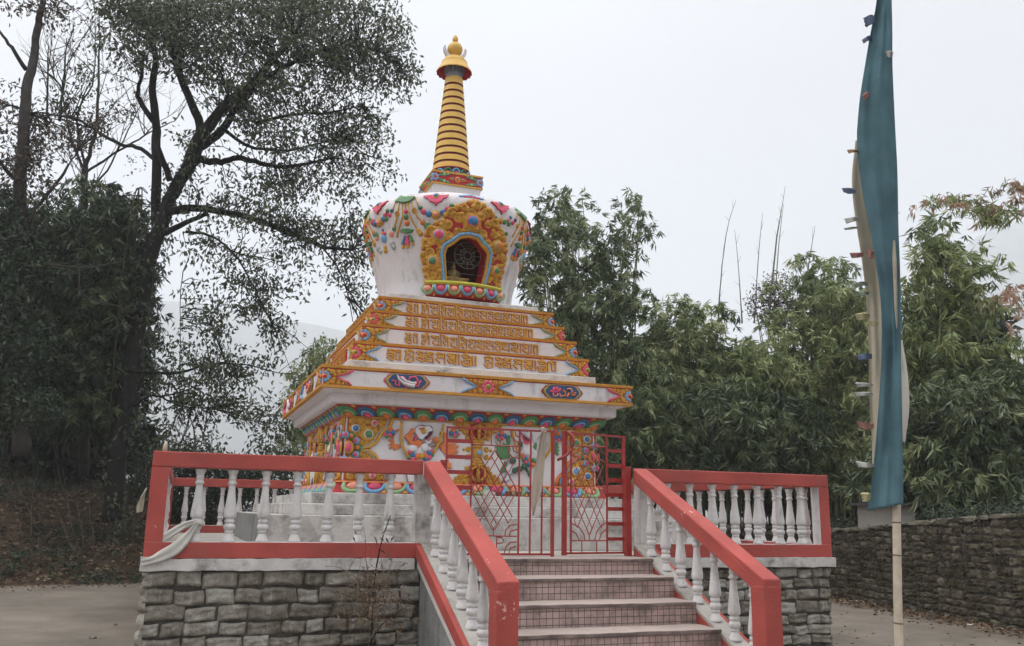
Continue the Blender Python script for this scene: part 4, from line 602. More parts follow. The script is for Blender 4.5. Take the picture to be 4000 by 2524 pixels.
def medallion(cx,edge,kind):
    mb=MB(P=P); zc_,a,b_=2.772,.285,.094
    def ring(k,kk): 
        o=[]
        for t in range(0,360,12):
            c,s=math.cos(R(t)),math.sin(R(t)); e=1+.055*math.cos(R(4*t)); x=max(-1,min(1,c*1.12))*a*e*k if abs(s)>.5 else c*a*e*k*1.0
            o.append((cx+x,zc_+max(-.095,min(.095,s*b_*1.28))*kk))
        return o
    mb.plate(ring(1,1),0,.006,edge); mb.plate(ring(.93,.99),.006,.012,'green'); mb.plate(ring(.87,.98),.012,.020,'gold'); mb.plate(ring(.81,.92),.020,.0205,'navy','gold')
    w=.0205
    if kind==0:   # white tusk with pink ribbon
        tp=[(cx-.135,zc_+.075),(cx-.11,zc_+.02),(cx-.05,zc_-.025),(cx+.03,zc_-.045),(cx+.09,zc_-.05)]
        rb=[[(cx-.20,zc_+.0),(cx-.15,zc_-.005),(cx-.15,zc_-.055),(cx-.10,zc_-.06),(cx-.10,zc_)],[(cx-.12,zc_+.045),(cx-.05,zc_+.05),(cx-.01,zc_+.0),(cx-.03,zc_-.06),(cx+.0,zc_-.075)],[(cx+.02,zc_+.01),(cx+.03,zc_+.055),(cx+.10,zc_+.065),(cx+.13,zc_+.02),(cx+.11,zc_-.03)],[(cx+.17,zc_+.02),(cx+.15,zc_-.02),(cx+.14,zc_-.055),(cx+.11,zc_-.05)]]
        for q in rb: mb.strip(q,.026,'pink',w,.02)
        mb.strip(tp,.045,'white_clean',w+.004,.035,wds=[.006,.024,.038,.046,.05]); mb.strip([(x+.025,z+.03) for x,z in tp[1:]],.03,'white_clean',w+.002,.03)
        mb.bead(cx+.10,zc_-.005,.018,'gold',w); mb.bead(cx+.10,zc_-.04,.018,'gold',w)
    else:         # coral branch with orange ribbon
        for q in ([(cx-.18,zc_+.0),(cx-.12,zc_-.01),(cx-.06,zc_+.01)],[(cx-.13,zc_+.06),(cx-.11,zc_+.0)],[(cx-.08,zc_+.06),(cx-.09,zc_+.0)],[(cx-.04,zc_+.045),(cx-.06,zc_-.01)],[(cx-.15,zc_+.035),(cx-.12,zc_+.01)]): mb.strip(q,.03,'pink',w,.025)
        for q in ([(cx-.14,zc_-.02),(cx-.13,zc_-.06),(cx-.08,zc_-.055),(cx-.07,zc_-.02)],[(cx-.05,zc_-.02),(cx-.03,zc_-.06),(cx+.02,zc_-.05)],[(cx+.06,zc_+.04),(cx+.11,zc_+.05),(cx+.14,zc_+.02),(cx+.12,zc_-.01)]): mb.strip(q,.022,'salmon',w,.02)
        for q in ([(cx-.0,zc_+.02),(cx+.04,zc_-.0),(cx+.03,zc_-.05),(cx+.07,zc_-.055),(cx+.09,zc_-.01)],[(cx+.16,zc_-.0),(cx+.19,zc_-.01)],[(cx+.13,zc_-.03),(cx+.18,zc_-.03)]): mb.strip(q,.026,'orange',w,.022)
    return mb
four(medallion(-1.04,'pink',0),'medallion'); four(medallion(1.06,'red',1),'medallion')
# tiers with raised lettering
for k,(h,z0,z1) in enumerate(TI):
    mb=MB(); mb.frust(h-.014,z0,h-.016,z1-.002,'white'); mb.frust(h-.004,z1-.034,h+.004,z1,'lip'); mb.frust(h-.012,z1-.047,h-.012,z1-.034,'red'); ti=part(mb,'tier',SR)
    P=faceP(h-.015); zt=z1-.047; ed=('lblue','lgreen','lblue','lgreen')[k]; ff=(PF,BF,PF,BF)[k]
    for s in (-1,1): mb=MB(P=P); wedge(mb,s*(h-.016),s*(h-.35),z0+.003,zt,P,('lblue','verdigris','verdigris','verdigris')[k],ff); four(mb,'corner_ornament',ti)
    rows=ROW4 if k==0 else ROW; sx,cx0,dz=((1,0,0),(1.035,0,-.247),(1,0,0),(.965,0,.226))[k]; sz=(1,1.06,1,.98)[k]; zm0=3.6915
    mb=MB(P=P)
    for i,st in enumerate(rows):
        q=[((u)*sx,((v-zm0)*sz+zm0+dz) if k else v) for u,v in st]; mb.stroke(q,.0195 if k==0 else .0172,.020+(i%5)*.0006,'gold','red')
    four(mb,'inscription',ti)
mb=MB(); mb.frust(1.11,4.033,1.105,4.135,'white_old'); bevel(part(mb,'dome_plinth',SR),.012)
# ---- body reliefs
PB=faceP(1.716); SH=lambda u,v,w:(u,-(1.72-.02*(v-1.552)/.79)-w,v)
def lion(D,name):
    mb=MB(P=SH)
    for i,(c,p) in enumerate(D['plates']):
        mb.plate(p,0,.022+.0035*i,c,c,.008)
        if c=='cream': mb.strip(list(p)+[p[0]],.014,'relief_line',.008+.0035*i,.012)
    for u,v,ru,rv in D['lumps']: mb.bead(u,v,(ru*.55,rv*.6),'cream',.03,.028)
    for s in D['straps']: mb.strip(s,.036,'gold',.05,.02)
    for c,u,v,r in D['beads']: mb.bead(u,v,r*.20/.2,c if c!='gold' else 'gold',.045,r)
    return mb
def fix(D):
    D['beads']=[(c,u,v,r*.198) if r>.06 else (c,u,v,r) for c,u,v,r in D['beads']]; return D
four(lion(fix(LION1),'a'),'lion_relief'); four(lion(fix(LION2),'b'),'lion_relief')
# vajra in the middle of the face
mb=MB(P=SH); cx=.023
mb.plate([(cx-.30,1.556),(cx+.33,1.556),(cx+.24,1.64),(cx+.15,1.75),(cx+.08,1.80),(cx-.08,1.80),(cx-.14,1.74),(cx-.22,1.65)],0,.01,'red'); mb.plate([(cx-.28,2.325),(cx+.33,2.325),(cx+.24,2.25),(cx+.14,2.16),(cx+.07,2.11),(cx-.07,2.11),(cx-.14,2.16),(cx-.22,2.25)],0,.01,'red')
for zz,s in ((1.69,1),(2.205,-1)):
    for t in (-1,1):
        mb.strip([(cx+t*.02,zz+s*.09),(cx+t*.085,zz+s*.05),(cx+t*.095,zz-s*.02),(cx+t*.06,zz-s*.08),(cx+t*.015,zz-s*.10)],.034,'gold',.03,.05)
    mb.strip([(cx,zz+s*.10),(cx,zz-s*.115)],.055,'gold',.03,.075,wds=[.03,.055])
    for t in (-1,1):
        for a,b_,r in ((.16,-.10,.055),(.25,-.115,.045),(.32,-.12,.03),(.17,-.02,.05),(.235,-.05,.04),(.14,.06,.035),(.29,-.07,.028)): mb.curl(cx+t*a,zz+s*b_,r,'gold',SH,1,t*s,w=.01)
for z,r in ((1.80,.10),(1.835,.085),(1.87,.065),(2.03,.065),(2.065,.085),(2.10,.10)): mb.bead(cx,z,(r,.026),'gold',.02,.06)
mb.bead(cx,1.95,(.075,.085),'gold',.02,.06); mb.bead(cx+.004,1.955,.048,'gold',.07,.03); mb.bead(cx+.004,1.955,.036,'lblue',.085,.03)
for t in (-1,1):
    for z,r in ((1.90,.04),(1.995,.04)): mb.curl(cx+t*.125,z,r,'gold',SH,1,t,w=.0); mb.bead(cx+t*.185,z-.005,r*.55,'gold',0)
four(mb,'vajra_relief')
# scroll corners of the body with gems and flower
def corner(s):
    mb=MB(P=SH); q=lambda x,z:(s*x,z)
    top=[(1.12,2.335),(1.15,2.24),(1.255,2.15),(1.305,2.045),(1.40,1.975),(1.50,1.95),(1.40,1.925),(1.305,1.86),(1.255,1.755),(1.16,1.66),(1.13,1.56)]
    mb.plate([q(1.70,1.556),q(1.685,2.338)]+[q(*p) for p in top],0,.01,'gold_ground','red')
    mb.strip([q(*p) for p in top],.045,'gold' if s<0 else 'orange',.008,.04); mb.strip([q(x+.045,z) for x,z in top],.028,'grey' if s<0 else 'lblue',.008,.03)
    for m in (1,-1):
        zz=lambda d:1.947+m*d
        for x,d,r in ((1.62,.345,.045),(1.53,.345,.045),(1.44,.35,.04),(1.36,.33,.045),(1.27,.335,.04),(1.20,.345,.03),(1.61,.25,.05),(1.51,.27,.05),(1.52,.19,.045),(1.60,.15,.045),(1.36,.25,.055),(1.33,.16,.045),(1.40,.09,.05),(1.48,.07,.045),(1.24,.26,.045),(1.46,.14,.045)): mb.curl(s*x,zz(d),r*1.12,'gold',SH,x*9,m*s,w=.01)
        mb.bead(s*1.425,zz(.185),.105,'gold',.0,.05); mb.bead(s*1.42,zz(.185),.062,'cream',.035,.03); mb.bead(s*1.42,zz(.185),.050,'green' if m>0 else 'lblue',.045,.035)
        mb.bead(s*1.585,zz(.25),.052,'cream',.03,.03); mb.bead(s*1.585,zz(.25),.042,'blue',.038,.035); mb.bead(s*1.35,zz(.325),.042,'cream',.03,.03); mb.bead(s*1.35,zz(.325),.033,'pink',.038,.03)
    for i in range(7):
        a=R(-100+200*i/6); r=.155; u=1.675-r*math.cos(a)*.86; mb.bead(s*u,1.96+r*math.sin(a),.046,('lblue','green')[i%2],.02,.03); mb.bead(s*(u+.012),1.96+r*math.sin(a),.027,('pink','orange')[i%2],.04,.03)
    mb.bead(s*1.655,1.96,(.062,.085),'gold',.03,.04); mb.bead(s*1.665,1.96,(.042,.062),'pink',.05,.05)
    return mb
four(corner(-1),'corner_scroll'); four(corner(1),'corner_scroll')
# ---- dome
PROF=[(1.0,4.13),(1.03,4.45),(1.09,4.70),(1.155,4.95),(1.215,5.17),(1.275,5.40),(1.287,5.48),(1.285,5.53),(1.262,5.60),(1.17,5.69),(1.02,5.755),(.8,5.80),(.4,5.83),(.0,5.84)]
_z=[p[1] for p in PROF]; _r=[p[0] for p in PROF]
def dr(z): return float(np.interp(z,_z,_r))
def domeP(phi,z,w):     # phi in degrees from the front, w outwards
    r=dr(z)+w; a=R(phi); sl=0 if z<5.55 else (z-5.55)*1.6
    return ((r)*math.sin(a),-(r)*math.cos(a),z+w*sl)
def domeU(s,z,w): return domeP(math.degrees(s/1.21),z,w)
mb=MB(); n=120; zz=sorted(set(_z+[4.3,4.40,4.57,4.82,5.06,5.12,5.28,5.34,5.565,5.64])); vs=[];fs=[]
for z in zz:
    for i in range(n): a=2*math.pi*i/n; r=dr(z); vs.append((r*math.sin(a),-r*math.cos(a),z))
for j in range(len(zz)-1):
    for i in range(n):
        a=(i+.5)*360/n; a=a-360 if a>180 else a
        if abs(a)<21 and zz[j]>=4.40 and zz[j+1]<=5.13: continue
        fs.append((j*n+i,j*n+(i+1)%n,(j+1)*n+(i+1)%n,(j+1)*n+i))
mb.add(vs,fs,'white_dome',True); dm=part(mb,'dome',SR)
def resamp(p,n):
    p=np.array(p,float); d=np.r_[0,np.cumsum(np.hypot(*np.diff(p*[.021,1],axis=0).T))]; t=np.linspace(0,d[-1],n); return np.c_[np.interp(t,d,p[:,0]),np.interp(t,d,p[:,1])]
NP_=resamp(NPLATE,61); NA=resamp(NARCH,61)
mb=MB(); K=7; vs=[];fs=[]
for i in range(61):
    for k in range(K):
        t=k/(K-1); q=NP_[i]*(1-t)+NA[i]*t; vs.append(domeP(q[0],q[1],.035))
for i in range(61): vs.append(domeP(NP_[i][0],NP_[i][1],-.01))
for i in range(60):
    for k in range(K-1): a=i*K+k; fs.append((a,a+1,a+K+1,a+K))
    fs.append((61*K+i,i*K,(i+1)*K,61*K+i+1))
mb.add(vs,fs,'red',True)
# jamb running into the dome
vs=[];fs=[]
for i in range(61):
    for w_ in (.05,-.02,-.22): vs.append(domeP(NA[i][0],NA[i][1],w_))
for i in range(60):
    for k in range(2): a=i*3+k; fs.append((a,a+3,a+4,a+1))
mb.add(vs,fs,'red',True); part(mb,'niche_surround',SR)
mb=MB(); mb.strip([tuple(q*[.02112,1]) for q in NA],.055,'lblue',.035,.05,P=domeU)
NI=[(p[0]*.9,min(p[1]-.0,p[1]) if i in(0,60) else 4.42+(p[1]-4.42)*.945) for i,p in enumerate(NA)]
mb.strip([(a*.02112,b_) for a,b_ in NI],.035,'gold',.03,.045,P=domeU); part(mb,'niche_arch',SR)
mb=MB(P=domeU); rr=random.Random(5)
for t in (.16,.40,.64,.86):
    for i in range(61):
        if i%4!=(0,2,4,1)[int(t*4)%4]: continue
        q=NP_[i]*(1-t)+NA[i]*t; gap=np.hypot((NP_[i]-NA[i])[0]*.0211,(NP_[i]-NA[i])[1]); 
        mb.curl(q[0]*.02112+rr.uniform(-.01,.01),q[1]+rr.uniform(-.01,.01),rr.uniform(.062,.088),'gold',domeU,rr.uniform(0,6),rr.choice((-1,1)),w=.033,h=.032)
        mb.bead(q[0]*.02112+rr.uniform(-.05,.05),q[1]+rr.uniform(-.05,.05),rr.uniform(.025,.042),'gold',.04,.035)
for i in range(0,61,2):
    q=NP_[i]*.95+NA[i]*.05; mb.bead(q[0]*.02112,q[1],rr.uniform(.035,.05),'gold',.03,.035)
for c,ph,z,r in GEMS: mb.bead(ph*.02112,z,r*1.75,'gold',.03,.055)
part(mb,'gold_scrollwork',SR)
for c,ph,z,r in GEMS:
    mb=MB(P=domeU); mb.bead(ph*.02112,z,r*1.02,{'blue':'pink','pink':'lblue','green':'salmon','orange':'lgreen'}[c],.075,.03,n=14); mb.bead(ph*.02112,z,r*.84,c,.088,.045,n=14); mb.curl(ph*.02112-.01,z-r*.75,r*.42,'gold',domeU,1,1,w=.10); part(mb,'gem_eye',SR)
# little lotus sill under the niche
mb=MB(); mb.lathe([(1.02,4.16),(1.10,4.17),(1.155,4.25),(1.135,4.335)],'red',30,-30,30); mb.lathe([(1.13,4.335),(1.165,4.36),(1.15,4.39),(1.02,4.405)],'yellowgreen',30,-30,30)
def sillP(s,v,w):
    a=s/1.15; t=v/.16; r=float(np.interp(4.175+.16*t,[4.17,4.25,4.335],[1.103,1.158,1.138]))+w; return (r*math.sin(a),-r*math.cos(a),4.175+.16*t+w*.3)
for i in range(7):
    u=(i-3)*.19; a,c=(('lgreen','salmon'),('lblue','pink'))[i%2]; mb.P=sillP
    mb.strip([(u+.085*math.cos(R(t)),.145-.115*abs(math.sin(R(t)))**.8) for t in range(180,361,20)],.036,a,0,.025); mb.bead(u,.10,(.052,.045),c,0,.03)
    if i<6: mb.plate([(u+.075,.0),(u+.095,.04),(u+.115,.0)],0,.01,'gold')
mb.P=None; part(mb,'niche_sill',SR)
mb=MB(); x=.385
mb.add([(-x,-1.0,4.42),(x,-1.0,4.42),(x,-.25,4.42),(-x,-.25,4.42),(-x,-1.0,5.13),(x,-1.0,5.13),(x,-.25,5.13),(-x,-.25,5.13)],[(0,1,2,3),(4,7,6,5),(1,5,6,2),(2,6,7,3),(3,7,4,0)],'maroon'); part(mb,'niche_chamber',SR)
mb=MB(); yg=-.985
for i in range(12):
    a=2*math.pi*i/12; mb.tube([(.04+.055*math.cos(a),yg,4.83+.055*math.sin(a)),(.04+.20*math.cos(a),yg,4.83+.20*math.sin(a))],.0035,'grille',4)
for r in (.055,.11,.2): mb.tube([(.04+r*math.cos(2*math.pi*i/20),yg,4.83+r*math.sin(2*math.pi*i/20)) for i in range(21)],.0035,'grille',4)
for x in (-.3,-.15,.3): mb.tube([(x,yg,4.42),(x,yg,5.05)],.003,'grille',4)
for z in (4.55,4.7,4.97): mb.tube([(-.34,yg,z),(.34,yg,z)],.003,'grille',4)
part(mb,'niche_grille',SR)
# garlands: one bay repeated every 45 degrees round the dome
mb=MB(P=domeU); k=.02112
for s in USTR: mb.strip([(p[0]*k,p[1]) for p in s],.024,'gold',0,.02)
for c,pl in UPLATES: mb.plate([(p[0]*k,p[1]) for p in pl],-.005,.028 if c!='green' else .04,c,c,.004)
for c,ph,z,r in UBEADS: mb.bead(ph*k,z,r,c,.0 if c!='salmon' else .02,min(r,.034))
for ph_,z_ in ((-50.5,5.375),(-37.8,5.39)): mb.curl(ph_*k,z_,.042,'gold',domeU,1,1,w=.0)
for q in UPLATES[0][1][:3]: mb.bead(q[0]*k,q[1],.03,'lgreen',.02,.02)
gar=part(mb,'bead_garland',SR)
for a in range(45,360,45):
    if a==45: continue
    c=copy_part(gar,SR,R(a))
mb=MB(P=domeU)
for c,ph,z,r in LFL: mb.bead(ph*k,z,r,c,0,min(r,.034))
mb.strip([(LFL[6][1]*k,LFL[6][2]),(LFL[6][1]*k,LFL[6][2]+.1)],.04,'orange',0,.03); pen=part(mb,'pendant',SR)
for a in (135,180,225,-45): copy_part(pen,SR,R(a))
mb=MB(P=domeU)
for e in UFLOWER:
    if isinstance(e[1],list): mb.plate([(p[0]*k,p[1]) for p in e[1]],-.005,.03,e[0],'red',.006)
    else: mb.bead(e[1]*k,e[2],e[3]*.72,e[0],.02 if e[0]=='gold' else .032,.014 if e[0]=='gold' else .02)
flw=part(mb,'shoulder_flower',SR)
for a in range(45,360,45): copy_part(flw,SR,R(a))
mb=MB(P=domeU)
for c,ph,z,r in EXB: mb.bead(ph*k,z,r,c,0,.03)
part(mb,'bead_garland',SR)
# cap flowers on the shoulder, pink, salmon and blue by turns
mb=MB(P=domeU); 
for q in range(-3,4): mb.bead(q*.05,5.665-abs(q)*.012,(.04,.022),'lblue',.0,.03)
for q in range(-2,3): mb.bead(q*.045,5.635-abs(q)*.004,(.04,.02),'pink',-.005,.03)
part(mb,'cap_flower',SR)
# ---- harmika, spire, finial
OX=.028
mb=MB()
vs=[]
for h,z in ((.345,5.80),(.345,5.86),(.385,6.10)): vs+=[(OX-h,-h,z),(OX+h,-h,z),(OX+h,h,z),(OX-h,h,z)]
mb.add(vs,[(j*4+i,j*4+(i+1)%4,(j+1)*4+(i+1)%4,(j+1)*4+i) for j in range(2) for i in range(4)]+[(0,3,2,1),(8,9,10,11)],'white')
mb.box(OX-.398,OX+.398,-.398,.398,6.10,6.302,'red'); mb.box(OX-.408,OX+.408,-.408,.408,6.098,6.122,'gold'); mb.box(OX-.41,OX+.41,-.41,.41,6.285,6.312,'gold'); part(mb,'harmika',SR)
PH=lambda u,v,w:(OX+u,-.399-w,v); mb=MB(P=PH); zc_=6.205
mb.flower(-.36,zc_,.062,'lblue','orange','red',n=7,h=.02); mb.flower(.36,zc_,.062,'lblue','orange','red',n=7,h=.02)
for s in (-1,1):
    for d in (-1,1):
        mb.plate([(s*.31,zc_+d*.015),(s*.29,zc_+d*.07),(s*.15,zc_+d*.075),(s*.11,zc_+d*.065),(s*.20,zc_+d*.03)],0,.012,'green','green',.004); mb.bead(s*.22,zc_+d*.055,.022,'lgreen',.01,.01); mb.bead(s*.16,zc_+d*.066,.014,'lgreen',.01,.01)
    mb.bead(s*.085,zc_,.026,'gold',0,.02); mb.bead(s*.085,zc_,.017,'blue',.012,.015); mb.bead(s*.125,zc_,.014,'gold',0,.02)
mb.bead(0,zc_,.05,'gold',0,.02); mb.bead(0,zc_,.033,'orange',.015,.02); mb.bead(-.005,zc_+.008,.015,'blue',.03,.012)
o=part(mb,'harmika_panel',SR)
for a in (-90,90,180):
    c=copy_part(o,SR,R(a)); c.location=Vector(o.location)+Vector((OX-OX*math.cos(R(a)),-OX*math.sin(R(a)),0))
mb=MB(); mb.lathe([(.22,6.31),(.30,6.33),(.31,6.36),(.27,6.44),(.285,6.46)],'dblue',48,cx=OX)
for i in range(14):
    a=R(i*360/14); a_,c=(('lblue','pink'),('green','orange'))[i%2]
    Pp=lambda u,v,w,a=a:(OX+(.295+w)*math.sin(a+u/.29),-(.295+w)*math.cos(a+u/.29),v)
    mb.strip([(.05*math.cos(R(t)),6.345+.08*math.sin(R(t))**.8 if math.sin(R(t))>0 else 6.345) for t in range(0,181,20)],.026,a_,0,.025,P=Pp); mb.bead(0,6.355,(.03,.032),c,0,.03,P=Pp)
part(mb,'lotus_collar',SR)
mb=MB(); n=13; z0,z1=6.46,8.085
for i in range(n):
    a=z0+(z1-z0)*i/n; p=(z1-z0)/n; r=lambda z:.298+(.142-.298)*(z-z0)/(z1-z0)
    hg=p*(.70 if i<n-1 else 1.0)
    mb.lathe([(r(a)-.03,a),(r(a)-.001,a)],'maroon',64,cx=OX,cap=False,smooth=False)
    mb.lathe([(r(a)-.001,a),(r(a),a+.004),(r(a+hg),a+hg-.006),(r(a+hg)-.006,a+hg),(r(a+hg)-.03,a+hg)],'goldlight',64,cx=OX,cap=False,smooth=False)
    mb.lathe([(r(a)-.018,a+hg-.003),(r(a+p)-.018,a+p+.003)],'maroon',48,cx=OX,cap=False)
mb.lathe([(.27,z0-.01),(.304,z0-.012),(.304,z0+.004),(.28,z0+.004)],'red',48,cx=OX,cap=False)
part(mb,'spire',SR)
mb=MB(); vs=[];fs=[]
pr=[(.135,8.08),(.142,8.10),(.128,8.14),(.14,8.20),(.165,8.29)]
mb.lathe(pr,'lotusgrey',36,cx=OX)
for i in range(16):
    a=R(i*22.5); Pp=lambda u,v,w,a=a:(OX+(.14+(v-8.14)*.15+w)*math.sin(a+u/.14),-(.14+(v-8.14)*.15+w)*math.cos(a+u/.14),v)
    mb.bead(0,8.215,(.023,.06),'lotusgrey',0,.018,P=Pp,n=8)
part(mb,'spire_neck',SR)
mb=MB(); n=96
pr=[(.15,8.27,0,'red'),(.265,8.20,1,'red'),(.285,8.195,1,'goldlight'),(.285,8.215,1,'goldlight'),(.262,8.245,.6,'goldlight'),(.23,8.30,0,'goldlight'),(.212,8.345,0,'goldlight'),(.21,8.37,0,'goldlight'),(.175,8.40,0,'goldlight'),(.16,8.435,0,'goldlight'),(.0,8.44,0,'goldlight')]
vs=[]
for r,z,s,m in pr:
    for i in range(n): a=2*math.pi*i/n; q=abs(math.cos(a*9)); rr=r+s*.012*(q-.5); vs.append((OX+rr*math.sin(a),-rr*math.cos(a),z-s*.014*q))
for j in range(len(pr)-1): mb.add(vs,[(j*n+i,j*n+(i+1)%n,(j+1)*n+(i+1)%n,(j+1)*n+i) for i in range(n)],pr[j][3],True)
part(mb,'parasol',SR)
mb=MB(); o=[(.195*math.sin(R(t)),8.595-.185*math.cos(R(t))) for t in range(-100,101,10)]; i_=[(.165*math.sin(R(t)),8.645-.170*math.cos(R(t))) for t in range(92,-93,-8)]
PC=lambda u,v,w:(OX+u,-w,v); n=len(o)+len(i_); vs=[(u,v,-.03) for u,v in o+i_]+[(u,v,.03) for u,v in o+i_]
mb.add(vs,[(i,(i+1)%n,n+(i+1)%n,n+i) for i in range(n)],'white_clean',P=PC); 
for a in range(len(o)-1):
    b0=len(o)+min(len(i_)-1,round((len(o)-1-a)*(len(i_)-1)/(len(o)-1))); b1=len(o)+min(len(i_)-1,round((len(o)-2-a)*(len(i_)-1)/(len(o)-1)))
    mb.add(vs,[(n+a,n+a+1,n+b1,n+b0),(a,b0,b1,a+1)] if b0!=b1 else [(n+a,n+a+1,n+b0),(a,b0,a+1)],'white_clean',P=PC)
part(mb,'crescent_moon',SR)
mb=MB(); mb.sphere((OX+.002,0,8.612),.126,'goldlight',28,16); part(mb,'sun_ball',SR)
mb=MB(); mb.lathe([(.03,8.735),(.044,8.76),(.049,8.79),(.04,8.83),(.02,8.862),(.003,8.88)],'goldlight',20,cx=OX); part(mb,'finial',SR)
# statue in the niche: seated gilded figure on a stepped throne
st=thing('seated_statue','small dull gilded statue on a stepped throne inside the dark niche of the dome','statue',(-.07,-.70,4.421))
mb=MB(); y=-.66; x=-.07
for h,d,z0,z1 in ((.21,.14,4.421,4.455),(.175,.115,4.455,4.515),(.20,.13,4.515,4.54)): mb.box(x-h,x+h,y-d,y+d,z0,z1,'statue')
for i in range(6): mb.sphere((x-.15+.06*i,y-.118,4.485),.022,'statue',8,5)
part(mb,'throne',st)
mb=MB()
mb.sphere((x,y,4.565),(.105,.07,.035),'statue',14,8); mb.lathe([(.07,4.56),(.058,4.615),(.066,4.66),(.035,4.69),(.02,4.70)],'statue',14,cx=x,cy=y); mb.sphere((x,y,4.728),(.031,.033,.038),'statue',12,8); mb.sphere((x,y,4.768),(.016,.016,.02),'statue',8,6)
for q in (-1,1): mb.tube([(x+q*.062,y,4.663),(x+q*.086,y-.014,4.62),(x+q*.048,y-.062,4.585)],[.019,.017,.014],'statue',8)
part(mb,'figure',st)
# ================================================================== gate
def leafgate(h,f,D,zb,zt,label,right):
    h=Vector((h[0],h[1],0)); f=Vector((f[0],f[1],0)); t=(f-h); L=t.length; t.normalize(); n=Vector((t.y,-t.x,0)); 
    if n.y>0: n=-n
    P=lambda s,w,z:tuple(h+t*s+n*w)[:2]+(z,)
    root=thing('gate_leaf',label,'gate',(h.x,h.y,zb),'leaves of the iron gate')
    bar=lambda mb,pts,r,m: mb.tube([P(s,0,z) for s,z in pts],r,m,4)
    mb=MB()
    W=.042 if right else .030
    mb.box(L-W,L,-.02,.02,zb-.012,zt,'gatered',P=P); mb.box(0,.030 if right else .014,-.014,.014,zb,zt,'gatered',P=P); mb.box(.0,L,-.0125,.0125,zt-.022,zt-.002,'gatered',P=P); mb.box(.0,L,-.0125,.0125,zb,zb+.02,'gatered',P=P); part(mb,'frame',root)
    mb=MB(); v=D['v'][0] if right else D['v'][0]
    for s in v: mb.box(s-.008,s+.008,-.008,.008,zb+.02,zt-.022,'gatered',P=P)
    for ln in D['lines']: bar(mb,ln,.0072,'gatered')
    part(mb,'bars',root)
    for z1,z0 in D['plates']:
        a,b=(.0302,min(v)-.008) if right else (.0142,v[0]-.008)
        mb=MB(); mb.box(a,b,-.004,.004,z0,z1,'gatered',P=P); part(mb,'cross_plate',root)
    kt,kb,kc=D['knot']; zc_=(kt[1]+kb[1])/2; s0=kc[0]; Hh=(kt[1]-kb[1])/2*.90; vs_=sorted(v)
    wl=min(abs(x-s0) for x in vs_ if x<s0); wr=min(abs(x-s0) for x in vs_ if x>s0); Wd=min(wl,wr)*.98
    mb=MB(); U=lambda a,b:(s0+(a-b)*Wd/2.33,zc_+(a+b)*Hh/2.33)
    r=.006
    for k,Lk in ((0,1.72),(-1,1.12),(1,1.12)):
        for dr_ in (0,1):
            for q in (.19,.42) if k else (.19,):
                e=Lk if q<.3 else Lk+.14
                lo=[(k-q,-e),(k+q,-e),(k+q,e),(k-q,e),(k-q,-e)]
                if q>.3: lo=lo[1:4] if False else lo
                pts=[U(*(x if dr_==0 else (x[1],x[0]))) for x in lo]
                if q<.3: mb.tube([P(s,(.006 if dr_ else -.006),z) for s,z in pts],r,'gatepink' if right else 'gatered',4)
    for z in (kt[1],kb[1]): mb.tube([P(s0,0,z),P(s0,0,zc_+(1 if z>zc_ else -1)*Hh*1.0)],r,'gatered',4)
    part(mb,'endless_knot',root)
    if right:
        mb=MB(); pts=[P(s,.03+.05*math.sin(i/5*math.pi),z) for i,(s,z) in enumerate(D['hoop'])]; mb.tube(pts,.016,'gatered',6); part(mb,'latch_hoop',root)
    return root
leafgate((-1.04,-3.93),(.125,-4.03),GL,.775,2.067,'left leaf of the red iron gate, with a scarf knotted at its top rail',False)
leafgate((1.045,-3.87),(.225,-4.03),GR,.785,2.063,'right leaf of the red iron gate, hinged beside the right handrail',True)
for x0,x1,lab in ((1.018,1.082,'right rusty red hinge post of the iron gate'),(-1.085,-1.045,'left red hinge post of the iron gate behind the handrail')):
    mb=MB(); mb.box(x0,x1,-3.952,-3.885,T0-.004,1.72,'gatered'); o=mb.build('gate_post'); bevel(o,.004); tag(o,lab,'gate post')
# ---- cloth helper: soft ribbon through centre points, with width vectors
def ribbon(mb,cs,ws,m,nj=7,fold=.012,ph=0,freq=2.2,up=8):
    cs=[Vector(c) for c in cs]; ws=[Vector(w_) for w_ in ws]; n=(len(cs)-1)*up+1
    def ip(A,t):
        t=t*(len(A)-1); k=min(int(t),len(A)-2); f=t-k; p0,p1,p2,p3=A[max(k-1,0)],A[k],A[k+1],A[min(k+2,len(A)-1)]
        return p1+.5*f*((p2-p0)+f*(2*p0-5*p1+4*p2-p3+f*(3*(p1-p2)+p3-p0)))
    vs=[]
    for i in range(n):
        t=i/(n-1); c=ip(cs,t); w_=ip(ws,t); d=ip(cs,min(1,t+.02))-ip(cs,max(0,t-.02)); nn=d.cross(w_); nn=nn.normalized() if nn.length>1e-8 else Vector((0,-1,0))
        for j in range(nj): s=j/(nj-1)*2-1; vs.append(c+w_*s*.5+nn*fold*(math.sin(s*freq*2.6+ph+t*4)+.5*math.sin(s*7+t*9+ph)))
    mb.add(vs,[(i*nj+j,i*nj+j+1,(i+1)*nj+j+1,(i+1)*nj+j) for i in range(n-1) for j in range(nj-1)],m,True)
def solid(o,t=.003):
    s=o.modifiers.new('thickness','SOLIDIFY'); s.thickness=t; s.offset=0; return o
gx=lambda s:(-1.04+s*.9963,-3.93-s*.0855)
sc_=thing('scarf','long grimy beige scarf knotted to the top of the gate and hanging down','scarf',(gx(1.03)[0],gx(1.03)[1]-.03,2.0))
mb=MB(); pts=[(1.035,2.075,.04),(1.03,2.0,.075),(1.015,1.85,.088),(.990,1.65,.105),(.965,1.45,.11),(.945,1.30,.07),(.93,1.18,.006)]
ribbon(mb,[(gx(s)[0],gx(s)[1]-.035,z) for s,z,_ in pts],[(w_,-.01,.02) for s,z,w_ in pts],'khata_dirty'); solid(part(mb,'hanging_end',sc_))
